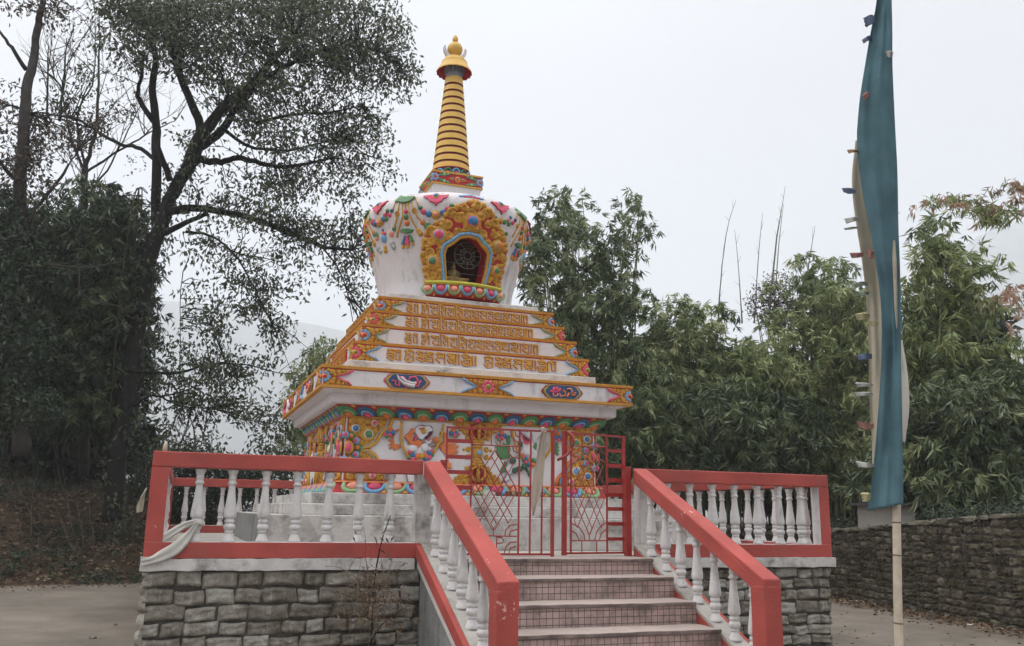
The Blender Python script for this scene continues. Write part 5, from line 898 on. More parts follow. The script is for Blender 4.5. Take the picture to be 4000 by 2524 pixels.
mb=MB(); ribbon(mb,[(gx(s)[0],gx(s)[1]-.04,z) for s,z in ((1.03,2.04),(.99,2.0),(.955,1.95))],[(.02,0,.05),(.02,0,.06),(.01,0,.02)],'khata_dirty'); solid(part(mb,'short_end',sc_))
mb=MB(); mb.sphere((gx(1.035)[0],gx(1.035)[1]-.02,2.075),(.026,.022,.024),'khata_dirty',10,7); mb.sphere((gx(1.05)[0],gx(1.05)[1]-.03,2.045),(.022,.02,.02),'khata_dirty',10,7); part(mb,'knot',sc_)
sk=thing('scarf','white silk scarf tied round a baluster, trailing over the lower left rail','scarf',(-3.41,-3.93,1.0))
mb=MB(); ribbon(mb,[(-3.40,-3.94,1.07),(-3.50,-3.945,1.04),(-3.61,-3.955,.97),(-3.69,-3.93,.915),(-3.70,-3.86,.905)],[(-.015,0,.05),(-.02,0,.06),(-.03,0,.065),(-.03,0,.05),(-.02,0,.03)],'khata',fold=.007); solid(part(mb,'tucked_end',sk))
mb=MB(); ribbon(mb,[(-3.395,-3.95,1.06),(-3.44,-3.965,.98),(-3.50,-3.985,.90),(-3.57,-3.992,.83),(-3.67,-3.99,.775),(-3.76,-3.995,.735),(-3.84,-3.998,.725)],[(-.03,0,.02),(-.055,0,.04),(-.07,-.004,.075),(-.06,0,.095),(-.045,0,.085),(-.02,0,.06),(-.02,0,.085)],'khata',fold=.009); solid(part(mb,'trailing_end',sk))
mb=MB(); mb.tube([(-3.403+.062*math.cos(a),-3.88+.062*math.sin(a),1.06+.01*math.sin(3*a)) for a in [i*math.pi/6 for i in range(13)]],[.018+.004*math.sin(i*2) for i in range(13)],'khata',6); part(mb,'loop',sk)
mb=MB(); ribbon(mb,[(-3.86,-3.80,1.37),(-3.885,-3.79,1.30),(-3.90,-3.78,1.22),(-3.90,-3.78,1.15)],[(.008,0,.01),(.03,.012,.012),(.055,.015,.02),(.05,.015,.01)],'creamcloth',fold=.01)
o=solid(mb.build('scarf')); tag(o,'pale cloth end hanging outside the left corner post','scarf')
mb=MB(); mb.tube([(-3.735,-3.83,RT3-.01),(-3.735,-3.83,RT3+.05),(-3.728,-3.832,RT3+.10)],[.022,.02,.009],'bamboo',6); o=mb.build('wooden_stub'); tag(o,'short pale wooden stub standing on the left corner post','stub')
# pots, crumpled cloth and lumps left as offerings
def potmesh():
    mb=MB(); mb.lathe([(.030,0),(.042,.05),(.047,.052),(.047,.064),(.040,.064),(.036,.05),(.0,.048)],'terracotta',16,cap=False); return mb
p0=potmesh().build('offering_pot')
for k,(x,lab) in enumerate(((.235,'brown clay offering pot, leftmost of five on the white step'),(.365,'brown clay offering pot, second from left on the white step'),(.50,'brown clay offering pot, middle of five on the white step'),(.66,'brown clay offering pot, second from right on the white step'),(.80,'brown clay offering pot, rightmost of five on the white step'))):
    o=p0 if k==0 else p0.copy()
    if k: C.objects.link(o)
    o.location=(x,-1.99-.01*(k%2),1.4005); tag(o,lab,'pot','clay pots on the step behind the gate')
def crumple(name,c,r,m,label,cat,seed):
    rr=random.Random(seed); mb=MB(); mb.sphere((0,0,0),1,m,22,14); ph=[rr.uniform(0,6) for _ in range(9)]
    vs=[]
    for x,y,z in mb.v:
        k=1+.22*math.sin(4*x+ph[0]+3*y)+.18*math.sin(5*y+ph[1]-4*z)+.15*math.sin(7*z+ph[2]+5*x); vs.append((c[0]+x*r[0]*k,c[1]+y*r[1]*k,c[2]+max(z,-.75)*r[2]*k))
    mb.v=vs; o=mb.build(name); return tag(o,label,cat)
crumple('scarf',(.11,-1.985,1.425),(.085,.045,.04),'khata','crumpled white scarf heaped on the white step below the vajra','scarf',3)
crumple('clay_lump',(-.555,-1.86,2.955),(.06,.05,.05),'concrete','larger tan lump resting on the ledge below the lettering','lump',4)
crumple('clay_lump',(-.43,-1.87,2.940),(.035,.03,.03),'concrete','smaller tan lump beside the larger one on the ledge','lump',5)
# ================================================================== prayer flag
FD=8.3
fp=thing('prayer_flag','tall bamboo pole carrying a long teal prayer flag with small coloured streamers','flag',tuple(pt(2112,1640,FD)))
base=pt(2113,1600,FD); base.z=GZ-.2
pp=[(2113,1519),(2110,1400),(2108,1250),(2107,1100),(2106,900),(2103,700),(2099,450),(2092,200),(2084,0),(2076,-200),(2071,-330)]
pts=[base]+[pt(x,y,FD) for x,y in pp]
mb=MB(); mb.tube(pts,[.036,.036,.035,.034,.033,.032,.030,.028,.026,.024,.022,.018],'bamboo',12); part(mb,'pole',fp)
for y in (1305,1465,1228):
    a=pt(np.interp(y,[1190,1519],[2107,2113]),y,FD); mb=MB(); d=pt(np.interp(y-10,[1190,1519],[2107,2113]),y-10,FD)-a; d.normalize(); mb.tube([a-d*.006,a,a+d*.006],[.0365,.039,.0365],'node',12); part(mb,'bamboo_node',fp)
def sheetcloth(rows,m,name,dep,nj=18,fold=.028,f1=5,sub=10,seed=0):
    """rows: (y, x left, x right) of the hanging edge lines; folds run down the cloth"""
    ys=[r[0] for r in rows]; n=(len(rows)-1)*sub+1; vs=[]; nj=nj+8
    for i in range(n):
        y=ys[0]+(ys[-1]-ys[0])*i/(n-1); l=np.interp(y,ys,[r[1] for r in rows]); r_=np.interp(y,ys,[r[2] for r in rows])
        l=sum(np.interp(y+o,ys,[r[1] for r in rows]) for o in (-25,0,25))/3; r_=sum(np.interp(y+o,ys,[r[2] for r in rows]) for o in (-25,0,25))/3
        for j in range(nj):
            s=j/(nj-1); yy=y+s*0+(1-s)*dep[1]*(i/(n-1))
            d=FD+dep[0]+fold*math.sin(s*f1+y*.006+seed)+.5*fold*math.sin(s*f1*2.3-y*.011+seed*2)+.35*fold*math.sin(y*.017+s*4+seed)+.22*fold*math.sin(s*19+y*.007)+.14*fold*math.sin(y*.045-s*9)*max(0,math.sin(y*.009+1))
            vs.append(pt(l+(r_-l)*s,yy,d))
    mb=MB(); mb.add(vs,[(i*nj+j,i*nj+j+1,(i+1)*nj+j+1,(i+1)*nj+j) for i in range(n-1) for j in range(nj-1)],m,True); return solid(part(mb,name,fp),.002)
sheetcloth([(-330,2066,2078),(-120,2068,2090),(0,2062,2096),(83,2044,2098),(133,2036,2097),(208,2023,2100),(274,2016,2103),(333,2013,2106),(366,2017,2108),(416,2022,2110),(480,2034,2111),(541,2047,2112),(607,2059,2115),(690,2070,2117),(750,2073,2118),(832,2072,2118),(915,2067,2119),(998,2061,2121),(1065,2055,2122),(1115,2050,2123),(1165,2042,2123),(1185,2037,2124)],'teal','flag_cloth',(-.06,16),fold=.03)
sheetcloth([(330,2012,2050),(380,2005,2060),(416,2001,2065),(470,2004,2070),(541,2014,2080),(607,2025,2090),(690,2035,2095),(750,2038,2095),(832,2043,2095),(915,2042,2090),(998,2047,2085),(1065,2050,2080),(1100,2051,2075)],'creamcloth','lining_cloth',(.11,-6),fold=.022,seed=2)
sheetcloth([(800,2112,2119),(850,2112,2131),(930,2110,2138),(980,2110,2137),(1040,2110,2126)],'khata','side_cloth',(.13,0),nj=8,fold=.01,seed=3)
for k,(x,y,w_,h,m,a) in enumerate(((2040,45,16,30,'s_blue',-60),(2036,92,16,14,'s_blue',-30),(2036,222,14,20,'s_red',-50),(2000,356,14,10,'s_orange',20),(1998,450,34,16,'s_blue',15),(2000,515,26,14,'s_white',-10),(2012,598,26,16,'s_red',10),(2046,598,16,26,'s_red',50),(2020,668,22,12,'s_green',0),(2024,690,20,12,'s_green',20),(2024,742,24,20,'s_yellow',-10),(2054,760,18,16,'s_yellow',10),(2030,838,28,18,'s_blue',0),(2026,905,26,10,'s_white',25),(2024,927,28,10,'s_white',15),(2036,1000,40,20,'s_red',20),(2030,1094,30,14,'s_white',35),(2034,1168,18,24,'s_yellow',40),(2091,128,14,20,'s_white',60),(1990,535,10,6,'s_white',0))):
    EX=np.interp(y,[0,83,133,208,330,416,541,607,690,750,832,998,1115,1185],[2062,2044,2036,2023,2012,2001,2014,2025,2035,2038,2043,2047,2050,2037])
    mb=MB(); q=FD/PXM; rr=random.Random(k); on=x>EX-2; xi=x+w_*.5 if on else EX+7; xo=x-w_*.5
    a0=pt(xi,y,FD-(.12 if on else .03)); a1=pt((xi+xo)/2,y+rr.uniform(-2,3),FD-(.15 if on else .05)); a2=pt(xo,y-math.sin(R(a))*w_*.35+rr.uniform(0,5),FD-(.13 if on else .02)+rr.uniform(-.03,.03))
    ribbon(mb,[a0,a1,a2],[UP*h*q*.55,UP*h*q*.8+RT*.01,UP*h*q*rr.uniform(.6,1.0)-RT*.02],m,nj=6,fold=.012,ph=k*1.7,up=5,freq=3); solid(part(mb,'streamer',fp),.001)
# ================================================================== right hand wall, hut, litter
rw=thing('stone_wall','long dark rubble retaining wall with moss along the right side of the road','wall',(8.6,0,GZ))
WP=[(9.6,8.2,.62),(9.35,6.0,.75),(9.1,4.2,.84),(8.95,2.4,.93),(8.86,1.4,.99),(8.72,.4,1.07),(8.5,-.8,1.15),(8.25,-2.2,1.24),(8.08,-3.6,1.34),(7.9,-6,1.48),(7.4,-10,1.6)]
mc=MB(); ms_=MB(); mt=MB()
for (x0,y0,za),(x1,y1,zb_) in zip(WP[:-1],WP[1:]):
    a=Vector((x0,y0,0)); b=Vector((x1,y1,0)); d=(b-a); L=d.length; d.normalize(); n=Vector((d.y,-d.x,0))
    if n.x>0: n=-n
    k=max(1,round(L/.6))
    for i in range(k):
        p=a+d*(L*i/k); ztop=za+(zb_-za)*(i+.5)/k+rnd.uniform(-.03,.03)
        stones(ms_,(p.x,p.y,0),d,n,L/k,GZ-.05,ztop,(.08,.17),(.11,.30),.010,'rubble',.010,9,7,.004,.008,True)
    q=[a-n*.02,b-n*.02,b-n*.45,a-n*.45]; zt=[za-.02,zb_-.02,zb_+.03,za+.03]
    mc.add([(v.x,v.y,GZ-.1) for v in q]+[(v.x,v.y,z) for v,z in zip(q,zt)],[(0,1,5,4),(1,2,6,5),(2,3,7,6),(3,0,4,7),(4,5,6,7)],'mortar')
    cp=[a+n*.03,b+n*.03,b-n*.46,a-n*.46]; mt.add([(v.x,v.y,z+.001) for v,z in zip(cp,zt)]+[(v.x,v.y,z+.045) for v,z in zip(cp,zt)],[(0,1,5,4),(1,2,6,5),(2,3,7,6),(3,0,4,7),(4,5,6,7)],'capstone')
wavy(mt,.03,.25); part(mt,'capping',rw); part(mc,'core',rw); part(ms_,'stonework',rw)
hut=thing('hut','small grey concrete hut with a thin dark slab roof behind the right hand wall','hut',tuple(pt(2085,1260,18.9)))
a=pt(2015,1200,18.9); b=pt(2150,1200,18.9); d=(b-a); d.z=0; L=d.length; d.normalize(); n=Vector((-d.y,d.x,0)); n=n if n.y>0 else -n
P=lambda u,v,w_:(a.x+d.x*u+n.x*v,a.y+d.y*u+n.y*v,w_)
mb=MB(); mb.box(0,L,0,1.3,-.3,1.44,'concrete',P=P); bevel(part(mb,'wall',hut),.01)
mb=MB(); mb.box(-.14,L+.12,-.15,1.45,1.44,1.50,'slate',P=P); part(mb,'roof',hut)
for k,(x,y,sx,sy,m,lab) in enumerate(((3340,2350,.12,.05,'khata','large torn white paper scrap on the dusty verge of the road'),(3290,2347,.07,.03,'s_yellow','pale yellow scrap left of the torn white paper on the verge'),(3620,2374,.05,.03,'khata','small pale scrap at the foot of the dark wall, right of the pole'),(3793,2443,.06,.04,'khata','white scrap lying alone on the road at the far right'),(3690,2390,.04,.03,'s_white','tiny pale scrap lying at the foot of the wall'))):
    u=(x-2000)/FPX; v=-(y-1262)/FPX; dd=FW+RT*u+UP*v; p=CAM+dd*((GZ+.012-CAM.z)/dd.z)
    mb=MB(); vs=[]; rr=random.Random(k)
    for j in range(4):
        for i in range(6): vs.append((p.x+(i/5-.5)*2*sx+rr.uniform(-.012,.012),p.y+(j/3-.5)*2*sy+rr.uniform(-.01,.01),GZ+.008+rr.uniform(0,.03)))
    mb.add(vs,[(j*6+i,j*6+i+1,(j+1)*6+i+1,(j+1)*6+i) for j in range(3) for i in range(5)],m,True); o=solid(mb.build('litter_scrap')); tag(o,lab,'litter','scraps of litter on the road')
for k,(x,y,r,lab) in enumerate(((363,2495,.028,'dark pebble lying on the road left of the terrace'),(452,2443,.02,'pale twig scrap on the road near the stone terrace corner'))):
    u=(x-2000)/FPX; v=-(y-1262)/FPX; dd=FW+RT*u+UP*v; p=CAM+dd*((GZ-CAM.z)/dd.z); crumple('pebble',(p.x,p.y,GZ+r*.5),(r*1.3,r,r*.7),'stone' if k==0 else 'twig',lab,'pebble',k)
# ================================================================== vegetation
def leaves(mb_mat,pos,dirs,ln,wd,tint,name,root,fold=.25,label=None,kind=None):
    """one mesh of leaf shaped faces: pos (n,3), dirs (n,3) unit, ln, wd (n)"""
    n=len(pos); side=np.cross(dirs,nr.normal(size=(n,3))); side/=np.linalg.norm(side,axis=1)[:,None]+1e-9; nn=np.cross(side,dirs)
    ln=ln[:,None]; wd=wd[:,None]
    a=pos; b=pos+dirs*ln*.42+side*wd*.5+nn*wd*fold; c=pos+dirs*ln-nn*wd*.15; d=pos+dirs*ln*.42-side*wd*.5+nn*wd*fold
    V=np.stack([a,b,c,d],1).reshape(-1,3).astype(np.float32)
    me=bpy.data.meshes.new(name); me.vertices.add(4*n); me.vertices.foreach_set('co',V.ravel())
    F=np.arange(4*n).reshape(n,4); tri=np.concatenate([F[:,[0,1,2]],F[:,[0,2,3]]],1).reshape(-1)
    me.loops.add(6*n); me.loops.foreach_set('vertex_index',tri.astype(np.int32)); me.polygons.add(2*n); me.polygons.foreach_set('loop_start',np.arange(0,6*n,3,dtype=np.int32)); me.update(calc_edges=True)
    at=me.attributes.new('tint','FLOAT','FACE'); at.data.foreach_set('value',np.repeat(np.clip(tint,0,1),2).astype(np.float32))
    me.materials.append(M[mb_mat]); me.validate()
    o=bpy.data.objects.new(name,me); C.objects.link(o)
    if root is not None: o.parent=root; o.matrix_parent_inverse=Matrix.Translation(-Vector(root.location))
    if kind: o['kind']=kind
    return o
def unit(v): return v/(np.linalg.norm(v,axis=1)[:,None]+1e-9)
def blobpts(blobs,dens,D,dd):
    """cluster centres filling the crown's clumps; (x,y,rx,ry[,density])"""
    out=[]
    for b in blobs:
        x,y,rx,ry=b[:4]; f=b[4] if len(b)>4 else 1; k=max(2,int(math.pi*rx*ry*dens*f))
        for _ in range(k):
            while True:
                u,v,w_=nr.uniform(-1,1,3)
                q=u*u+v*v+w_*w_
                if q<1: break
            rk=rx/PXM*D; out.append(pt(x+u*rx,y+v*ry,D+w_*min(dd,max(rk*1.2,.5))))
    return np.array(out)
def clusters(cen,k,spread,droop,ln,wd,tb=.5):
    n=len(cen); ct=nr.normal(tb,.16,n); ax=unit(np.c_[nr.normal(size=(n,2)),nr.normal(-droop*.6,.5,n)])
    P=[];Dr=[];T=[]
    t=nr.uniform(-.5,.5,(n,k)); P=cen[:,None,:]+ax[:,None,:]*t[...,None]*spread+nr.normal(0,spread*.16,(n,k,3))
    Dr=unit((ax[:,None,:]*.7+nr.normal(size=(n,k,3))*.75+np.array([0,0,-droop])).reshape(-1,3)); T=(ct[:,None]+nr.normal(0,.13,(n,k))).ravel()
    m=n*k; return P.reshape(-1,3),Dr,ln*nr.uniform(.7,1.2,m),wd*nr.uniform(.7,1.2,m),T
def fans(cen,k,ln,wd,tb=.45,out=None):
    """bamboo sprays: narrow leaves fanning downwards from a twig tip"""
    n=len(cen); ct=nr.normal(tb,.17,n); a=nr.uniform(0,2*np.pi,n); ax=np.c_[np.cos(a)*.8,np.sin(a)*.8,nr.normal(-.55,.35,n)]; ax=unit(ax)
    sd=unit(np.cross(ax,nr.normal(size=(n,3)))); th=np.linspace(-1,1,k)[None,:]*.95+nr.normal(0,.12,(n,k))
    Dr=unit((ax[:,None,:]*np.cos(th)[...,None]+sd[:,None,:]*np.sin(th)[...,None]+nr.normal(0,.12,(n,k,3))+np.array([0,0,-.25])).reshape(-1,3))
    P=(cen[:,None,:]+nr.normal(0,.025,(n,k,3))).reshape(-1,3); m=n*k
    return P,Dr,ln*nr.uniform(.65,1.2,m),wd*nr.uniform(.8,1.2,m),(ct[:,None]+nr.normal(0,.10,(n,k))).ravel()
def sprays(bl,dens,D,dd,k,ln,wd,tb,per=5,extra=None):
    c=blobpts(bl,dens/per,D,dd)
    if extra is not None and len(extra): c=np.concatenate([c,extra])
    n=len(c); a=nr.uniform(0,2*np.pi,n); out=np.c_[np.cos(a),np.sin(a),np.zeros(n)]; L=nr.uniform(.35,.85,n)[:,None]
    P=[];T=[]
    for q in range(per):
        t=(q+.5)/per; P.append(c+out*L*t+np.array([0,0,1.])*(.30*t-.75*t*t)*L+nr.normal(0,.05,(n,3))); T.append(np.clip(nr.normal(tb,.24,n) if q==0 else T[0]+nr.normal(0,.07,n),.02,1))
    cen=np.concatenate(P); f=fans(cen,k,ln,wd,tb); return f[0],f[1],f[2],f[3],np.repeat(np.concatenate(T),k)+nr.normal(0,.08,len(f[0]))
def limb(mb,pts,r0,r1,m,D,jit=.06,n=8,dd=0):
    """a limb through points of the view; it wanders in depth as real limbs do"""
    P=[]; k=len(pts); off=0
    for i,p in enumerate(pts):
        x,y=p[:2]; off+=nr.normal(0,.16) if i else 0
        P.append(pt(x,y,D+(p[2] if len(p)>2 else 0)+dd*i/max(1,k-1)+off))
    Q=[]
    for i in range(k-1):
        for s in range(4):
            t=s/4; p0,p1,p2,p3=P[max(i-1,0)],P[i],P[i+1],P[min(i+2,k-1)]
            q=p1+.5*t*((p2-p0)+t*(2*p0-5*p1+4*p2-p3+t*(3*(p1-p2)+p3-p0))); Q.append(q+Vector(nr.normal(0,jit*.3,3)) if (i or s) else q)
    Q.append(P[-1]); kk=len(Q); mb.tube(Q,[r0+(r1-r0)*i/(kk-1) for i in range(kk)],m,n); return Q
def twigs_to(mb,cen,lines,m,frac=.5,r=.012,maxd=2.6):
    A=np.array([tuple(q) for l in lines for q in l])
    for c in cen:
        if nr.random()>frac: continue
        d=np.linalg.norm(A-c,axis=1); j=int(np.argmin(d))
        if d[j]>maxd or d[j]<.12: continue
        a=Vector(A[j]); b=Vector(c); mid=(a+b)/2+Vector(nr.normal(0,.10,3))+Vector((0,0,.08)); mb.tube([a,mid,b],[r*1.3,r,r*.45],m,3,cap=False)
def sprout(mb,p,d,L,r,m,depth,up=.25,spread=.55,lines=None,kids=(2,4)):
    pts=[Vector(p)]; dr_=Vector(d).normalized(); k=5
    for i in range(k):
        dr_=(dr_+Vector(nr.normal(0,.13,3))+Vector((0,0,up*.10))).normalized(); pts.append(pts[-1]+dr_*L/k)
    mb.tube(pts,[r*(1-.6*i/k) for i in range(k+1)],m,4 if r<.02 else 6,cap=False)
    if lines is not None: lines.append(pts)
    if depth>0:
        for q in range(rnd.randint(*kids)):
            i=rnd.randint(1,k); t=(dr_*.8+Vector(nr.normal(0,spread,3))+Vector((0,0,up))).normalized(); sprout(mb,pts[i],t,L*rnd.uniform(.45,.75),r*.5,m,depth-1,up,spread,lines,kids)
def zimg(zx,zy): return (zx*.4754,zy*.4754)
Zl=lambda l:[zimg(*p) for p in l]
# ---- the big tree
D=21.5
t1=thing('broadleaf_tree','big dark forked tree left of the stupa, its leafy boughs reaching over the dome','tree',tuple(pt(266,1205,D)))
mb=MB(); L1=[]
L1.append(limb(mb,[(264,1225),(272,1120),(285,1000),(310,850),(330,720),(352,600),(378,530),(405,455),(440,400),(465,365)],.215,.145,'bark',D,.03,12))
L1.append(limb(mb,[(440,400),(465,330),(500,285),(540,240),(600,190),(640,140),(690,90)],.17,.07,'bark',D,.04,8,-.8))
L1.append(limb(mb,[(455,385),(470,300),(440,220),(415,150),(400,90),(390,20)],.13,.05,'bark',D,.04,8,.8)); L1.append(limb(mb,[(470,345),(520,310),(560,250),(600,210)],.12,.06,'bark',D,.04,8,-.5))
L1.append(limb(mb,[(345,640),(366,560),(366,380),(366,285),(358,210),(366,140),(352,85),(330,30)],.14,.05,'bark',D+.3,.03,8)); L1.append(limb(mb,[(360,285),(328,235),(325,205),(333,180),(338,120)],.07,.03,'bark',D+.3,.03,6)); L1.append(limb(mb,[(400,425),(380,370),(366,330)],.08,.06,'bark',D+.15,.02,6))
part(mb,'trunk',t1)
mb=MB()
L1.append(limb(mb,[(470,374),(520,382),(560,372),(600,380),(650,392),(720,385),(780,372)],.09,.03,'bark',D,.04,6,-1)); L1.append(limb(mb,[(400,497),(450,490),(520,497),(600,515),(680,545),(760,580),(830,588)],.10,.03,'bark',D,.04,6,-1.2))
L1.append(limb(mb,[(385,548),(437,522),(490,504)],.08,.04,'bark',D,.03,6)); L1.append(limb(mb,[(437,545),(480,550),(520,570),(560,610),(600,680),(640,760)],.04,.012,'bark',D,.03,5,-.6)); L1.append(limb(mb,[(600,200),(680,150),(760,120),(860,110),(940,150)],.07,.02,'bark',D-.6,.04,6,-1)); L1.append(limb(mb,[(600,290),(680,270),(760,265),(850,250)],.05,.015,'bark',D-.5,.04,5,-1)); L1.append(limb(mb,[(520,300),(600,350),(700,350),(800,320)],.05,.015,'bark',D-.3,.04,5,-1)); L1.append(limb(mb,[(760,580),(800,640),(820,700)],.025,.01,'bark',D-1.2,.03,5)); L1.append(limb(mb,[(310,870),(400,880),(480,860),(540,850)],.05,.012,'bark',D,.03,5,-.5)); L1.append(limb(mb,[(300,960),(360,930),(430,955),(500,960)],.03,.01,'bark',D,.03,5,-.5)); L1.append(limb(mb,[(366,375),(320,345),(285,340),(230,310),(190,285),(140,272),(75,265)],.055,.02,'bark',D+.4,.03,6,.5)); L1.append(limb(mb,[(430,640),(424,700),(424,800),(420,900)],.012,.008,'bark',D,.02,4))
CR=[(560,50,300,85,1.25),(800,60,170,105,1.3),(430,110,160,85,1.0),(650,160,230,80,1.1),(880,170,110,75,1.15),(950,180,55,35,.7),(700,285,190,62,.85),(830,320,100,72,1.1),(560,230,80,45,.6),(740,420,150,52,.85),(880,400,55,40,.7),(650,440,90,36,.7),(600,500,150,34,.8),(760,545,110,40,1.0),(835,600,42,62,1.0),(840,680,30,46,.8),(800,640,30,60,.6),(706,640,20,62,.75),(720,560,40,26,.7),(560,620,66,52,.75),(600,700,74,52,.75),(650,770,52,42,.75),(470,580,60,46,.6),(470,900,100,52,.75),(545,850,110,48,.8),(590,960,84,46,.8),(640,1010,70,40,.7),(430,970,70,50,.6),(500,760,60,46,.6),(320,40,100,52,.8),(270,110,60,40,.6),(290,15,80,32,.9),(470,690,50,40,.5),(400,820,46,60,.5),(540,10,330,40,1.2),(270,150,40,40,.4),(460,1040,110,30,.7)]
tips=[]
for li,l in enumerate(L1[1:]):
    nl=len(l)
    if li in (3,4,5,17,18): continue
    for q in range(max(2,nl//5)):
        i=rnd.randint(int(nl*.35),nl-1); q_=Vector(l[i])-CAM
        if q_.dot(RT)/q_.dot(FW)>(820*1.6618-2000)/FPX: continue
        d=(l[min(i+1,nl-1)]-l[max(0,i-1)]).normalized(); ls=[]
        sprout(mb,l[i],d*.9+Vector(nr.normal(0,.55,3))+Vector((0,0,.15)),rnd.uniform(.8,1.7),.020,'bark',2,.12,.6,ls,(1,3))
        for p in ls: tips+=[tuple(x) for x in p[2:] if rnd.random()<.34]
tips=np.array(tips); v_=np.array([((Vector(p)-CAM).dot(RT)/(Vector(p)-CAM).dot(FW)) for p in tips]); tips=tips[v_<(925*1.6618-2000)/FPX]
tk=np.array([tuple(q) for q in L1[0][:-3] for _ in range(4)]); tk=tk+nr.normal(0,.17,tk.shape)
cen=np.concatenate([blobpts(CR,1/255.,D-.4,2.4),tips,tk[nr.random(len(tk))<.7]])
twigs_to(mb,cen,L1,'bark',.38,.011); part(mb,'boughs',t1)
leaves('leaf_tree',*(lambda a:(a[0],a[1],a[2],a[3],a[4]))(clusters(cen,11,.62,.75,.142,.058,.45)),'crown',t1)
# ---- second, thinner trees at far left
t2=thing('thin_tree','thin tree at the left edge with mossy leaning trunk and sparse leaves','tree',tuple(pt(50,1120,20.5)))
mb=MB(); L2=[]; D=20.5
L2.append(limb(mb,Zl([(105,2250),(112,1700),(120,1300),(100,1000),(115,700),(130,450),(160,320),(185,150),(205,40),(220,-80)]),.17,.05,'bark_grey',D,.03,8))
for l,r in (([(130,345),(60,240),(0,160),(-60,80)],.05),([(100,900),(40,850),(0,800),(-80,720)],.06),([(140,1100),(200,1000),(300,880),(350,800),(380,750)],.05),([(150,560),(60,520),(0,510)],.03),([(100,1330),(250,1310),(390,1325),(520,1310),(620,1285)],.03),([(390,1325),(395,1430),(430,1470),(560,1510),(640,1530)],.02)): L2.append(limb(mb,Zl(l),r,.012,'bark_grey',D,.03,6,-.5))
part(mb,'trunk',t2)
cen=blobpts([(110,18,80,22,1),(150,40,60,20,.8),(50,15,50,16,.7),(30,205,30,20,.4),(20,250,40,30,.5),(60,300,80,45,.8),(120,330,60,50,.8),(150,290,40,40,.5),(60,420,80,55,.8),(200,330,50,40,.5),(170,150,40,50,.12),(60,370,70,40,.8),(250,280,50,40,.45),(280,250,40,30,.4)],1/240.,D,1.4)
mb=MB(); twigs_to(mb,cen,L2,'bark_grey',.5,.010); part(mb,'boughs',t2)
leaves('leaf_brown',*clusters(cen,8,.5,.5,.12,.05,.4),'crown',t2)
t3=thing('bare_tree','nearly leafless tree with fine grey branches behind the thin leaning one','tree',tuple(pt(200,1100,24)))
mb=MB(); L3=[]; D=24
L3.append(limb(mb,[(196,1120),(198,800),(196,560),(197,470),(200,390)],.13,.08,'bark_grey',D,.03,7))
for l,r in (([(197,400),(223,320),(231,220),(232,120),(233,40)],.06),([(140,285),(147,215),(152,140),(157,90)],.04),([(196,410),(295,345),(352,312),(410,285)],.035),([(110,300),(112,190),(114,110)],.035),([(197,400),(160,300),(140,200),(95,165)],.04),([(200,400),(180,280),(215,200),(225,110)],.035),([(196,470),(250,400),(290,330),(330,250)],.03)): L3.append(limb(mb,l,r,.012,'bark_grey',D,.04,5,rnd.uniform(-1,1)))
for l in list(L3):
    for q in range(5):
        p=l[rnd.randint(2,len(l)-1)]; sprout(mb,p,(RT*rnd.uniform(-.8,.8)+UP*.8+FW*rnd.uniform(-.4,.4)),rnd.uniform(.7,1.6),.016,'bark_grey',2,.25,.5,L3,(2,4))
part(mb,'trunk',t3)
cen=blobpts([(190,100,90,70,.10),(240,240,60,60,.25),(290,250,50,40,.3),(200,260,50,60,.2),(160,60,60,40,.15),(330,380,60,40,.3)],1/240.,D,1.2); leaves('leaf_brown',*clusters(cen,5,.4,.5,.10,.045,.4),'crown',t3)
# ---- dense dark thicket left: separate leafy clumps
for k,(nm,lab,D,bl,kk,m) in enumerate((
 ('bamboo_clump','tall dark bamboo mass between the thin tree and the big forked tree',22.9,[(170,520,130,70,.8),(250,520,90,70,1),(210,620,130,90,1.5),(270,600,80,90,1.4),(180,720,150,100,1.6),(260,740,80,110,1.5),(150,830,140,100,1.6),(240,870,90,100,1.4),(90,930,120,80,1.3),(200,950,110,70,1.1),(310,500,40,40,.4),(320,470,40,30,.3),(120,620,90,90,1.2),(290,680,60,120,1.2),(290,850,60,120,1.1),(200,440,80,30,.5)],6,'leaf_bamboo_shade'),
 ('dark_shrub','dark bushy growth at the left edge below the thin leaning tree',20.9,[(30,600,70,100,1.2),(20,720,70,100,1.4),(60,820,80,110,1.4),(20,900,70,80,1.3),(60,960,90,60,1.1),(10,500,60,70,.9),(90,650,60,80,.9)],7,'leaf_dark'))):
    t=thing(nm,lab,'bamboo' if k==0 else 'shrub',tuple(pt(bl[6][0],1090,D)))
    mb=MB(); Lk=[]
    for q in range(16 if k==0 else 8):
        b=rnd.choice(bl); x0=b[0]*.6+(150 if k==0 else 30)*.4+rnd.uniform(-30,30); Lk.append(limb(mb,[(x0,1085),(x0+rnd.uniform(-10,10),950),(b[0]+rnd.uniform(-20,20),b[1]+b[3]*.4),(b[0]+rnd.uniform(-30,30),b[1]-b[3]*.5)],(.026 if k==0 else .03),.01,'darkculm' if k==0 else 'bark',D+rnd.uniform(-.8,.8),.02,5))
    part(mb,'culms' if k==0 else 'stems',t)
    cen=blobpts(bl,1/(60. if k==0 else 62.),D,1.5)
    if k==0: leaves(m,*sprays(bl,1/46.,D,2.2,7,.25,.045,.2,5),'crown',t)
    else: leaves(m,*clusters(cen,9,.4,.4,.13,.05,.45),'crown',t)
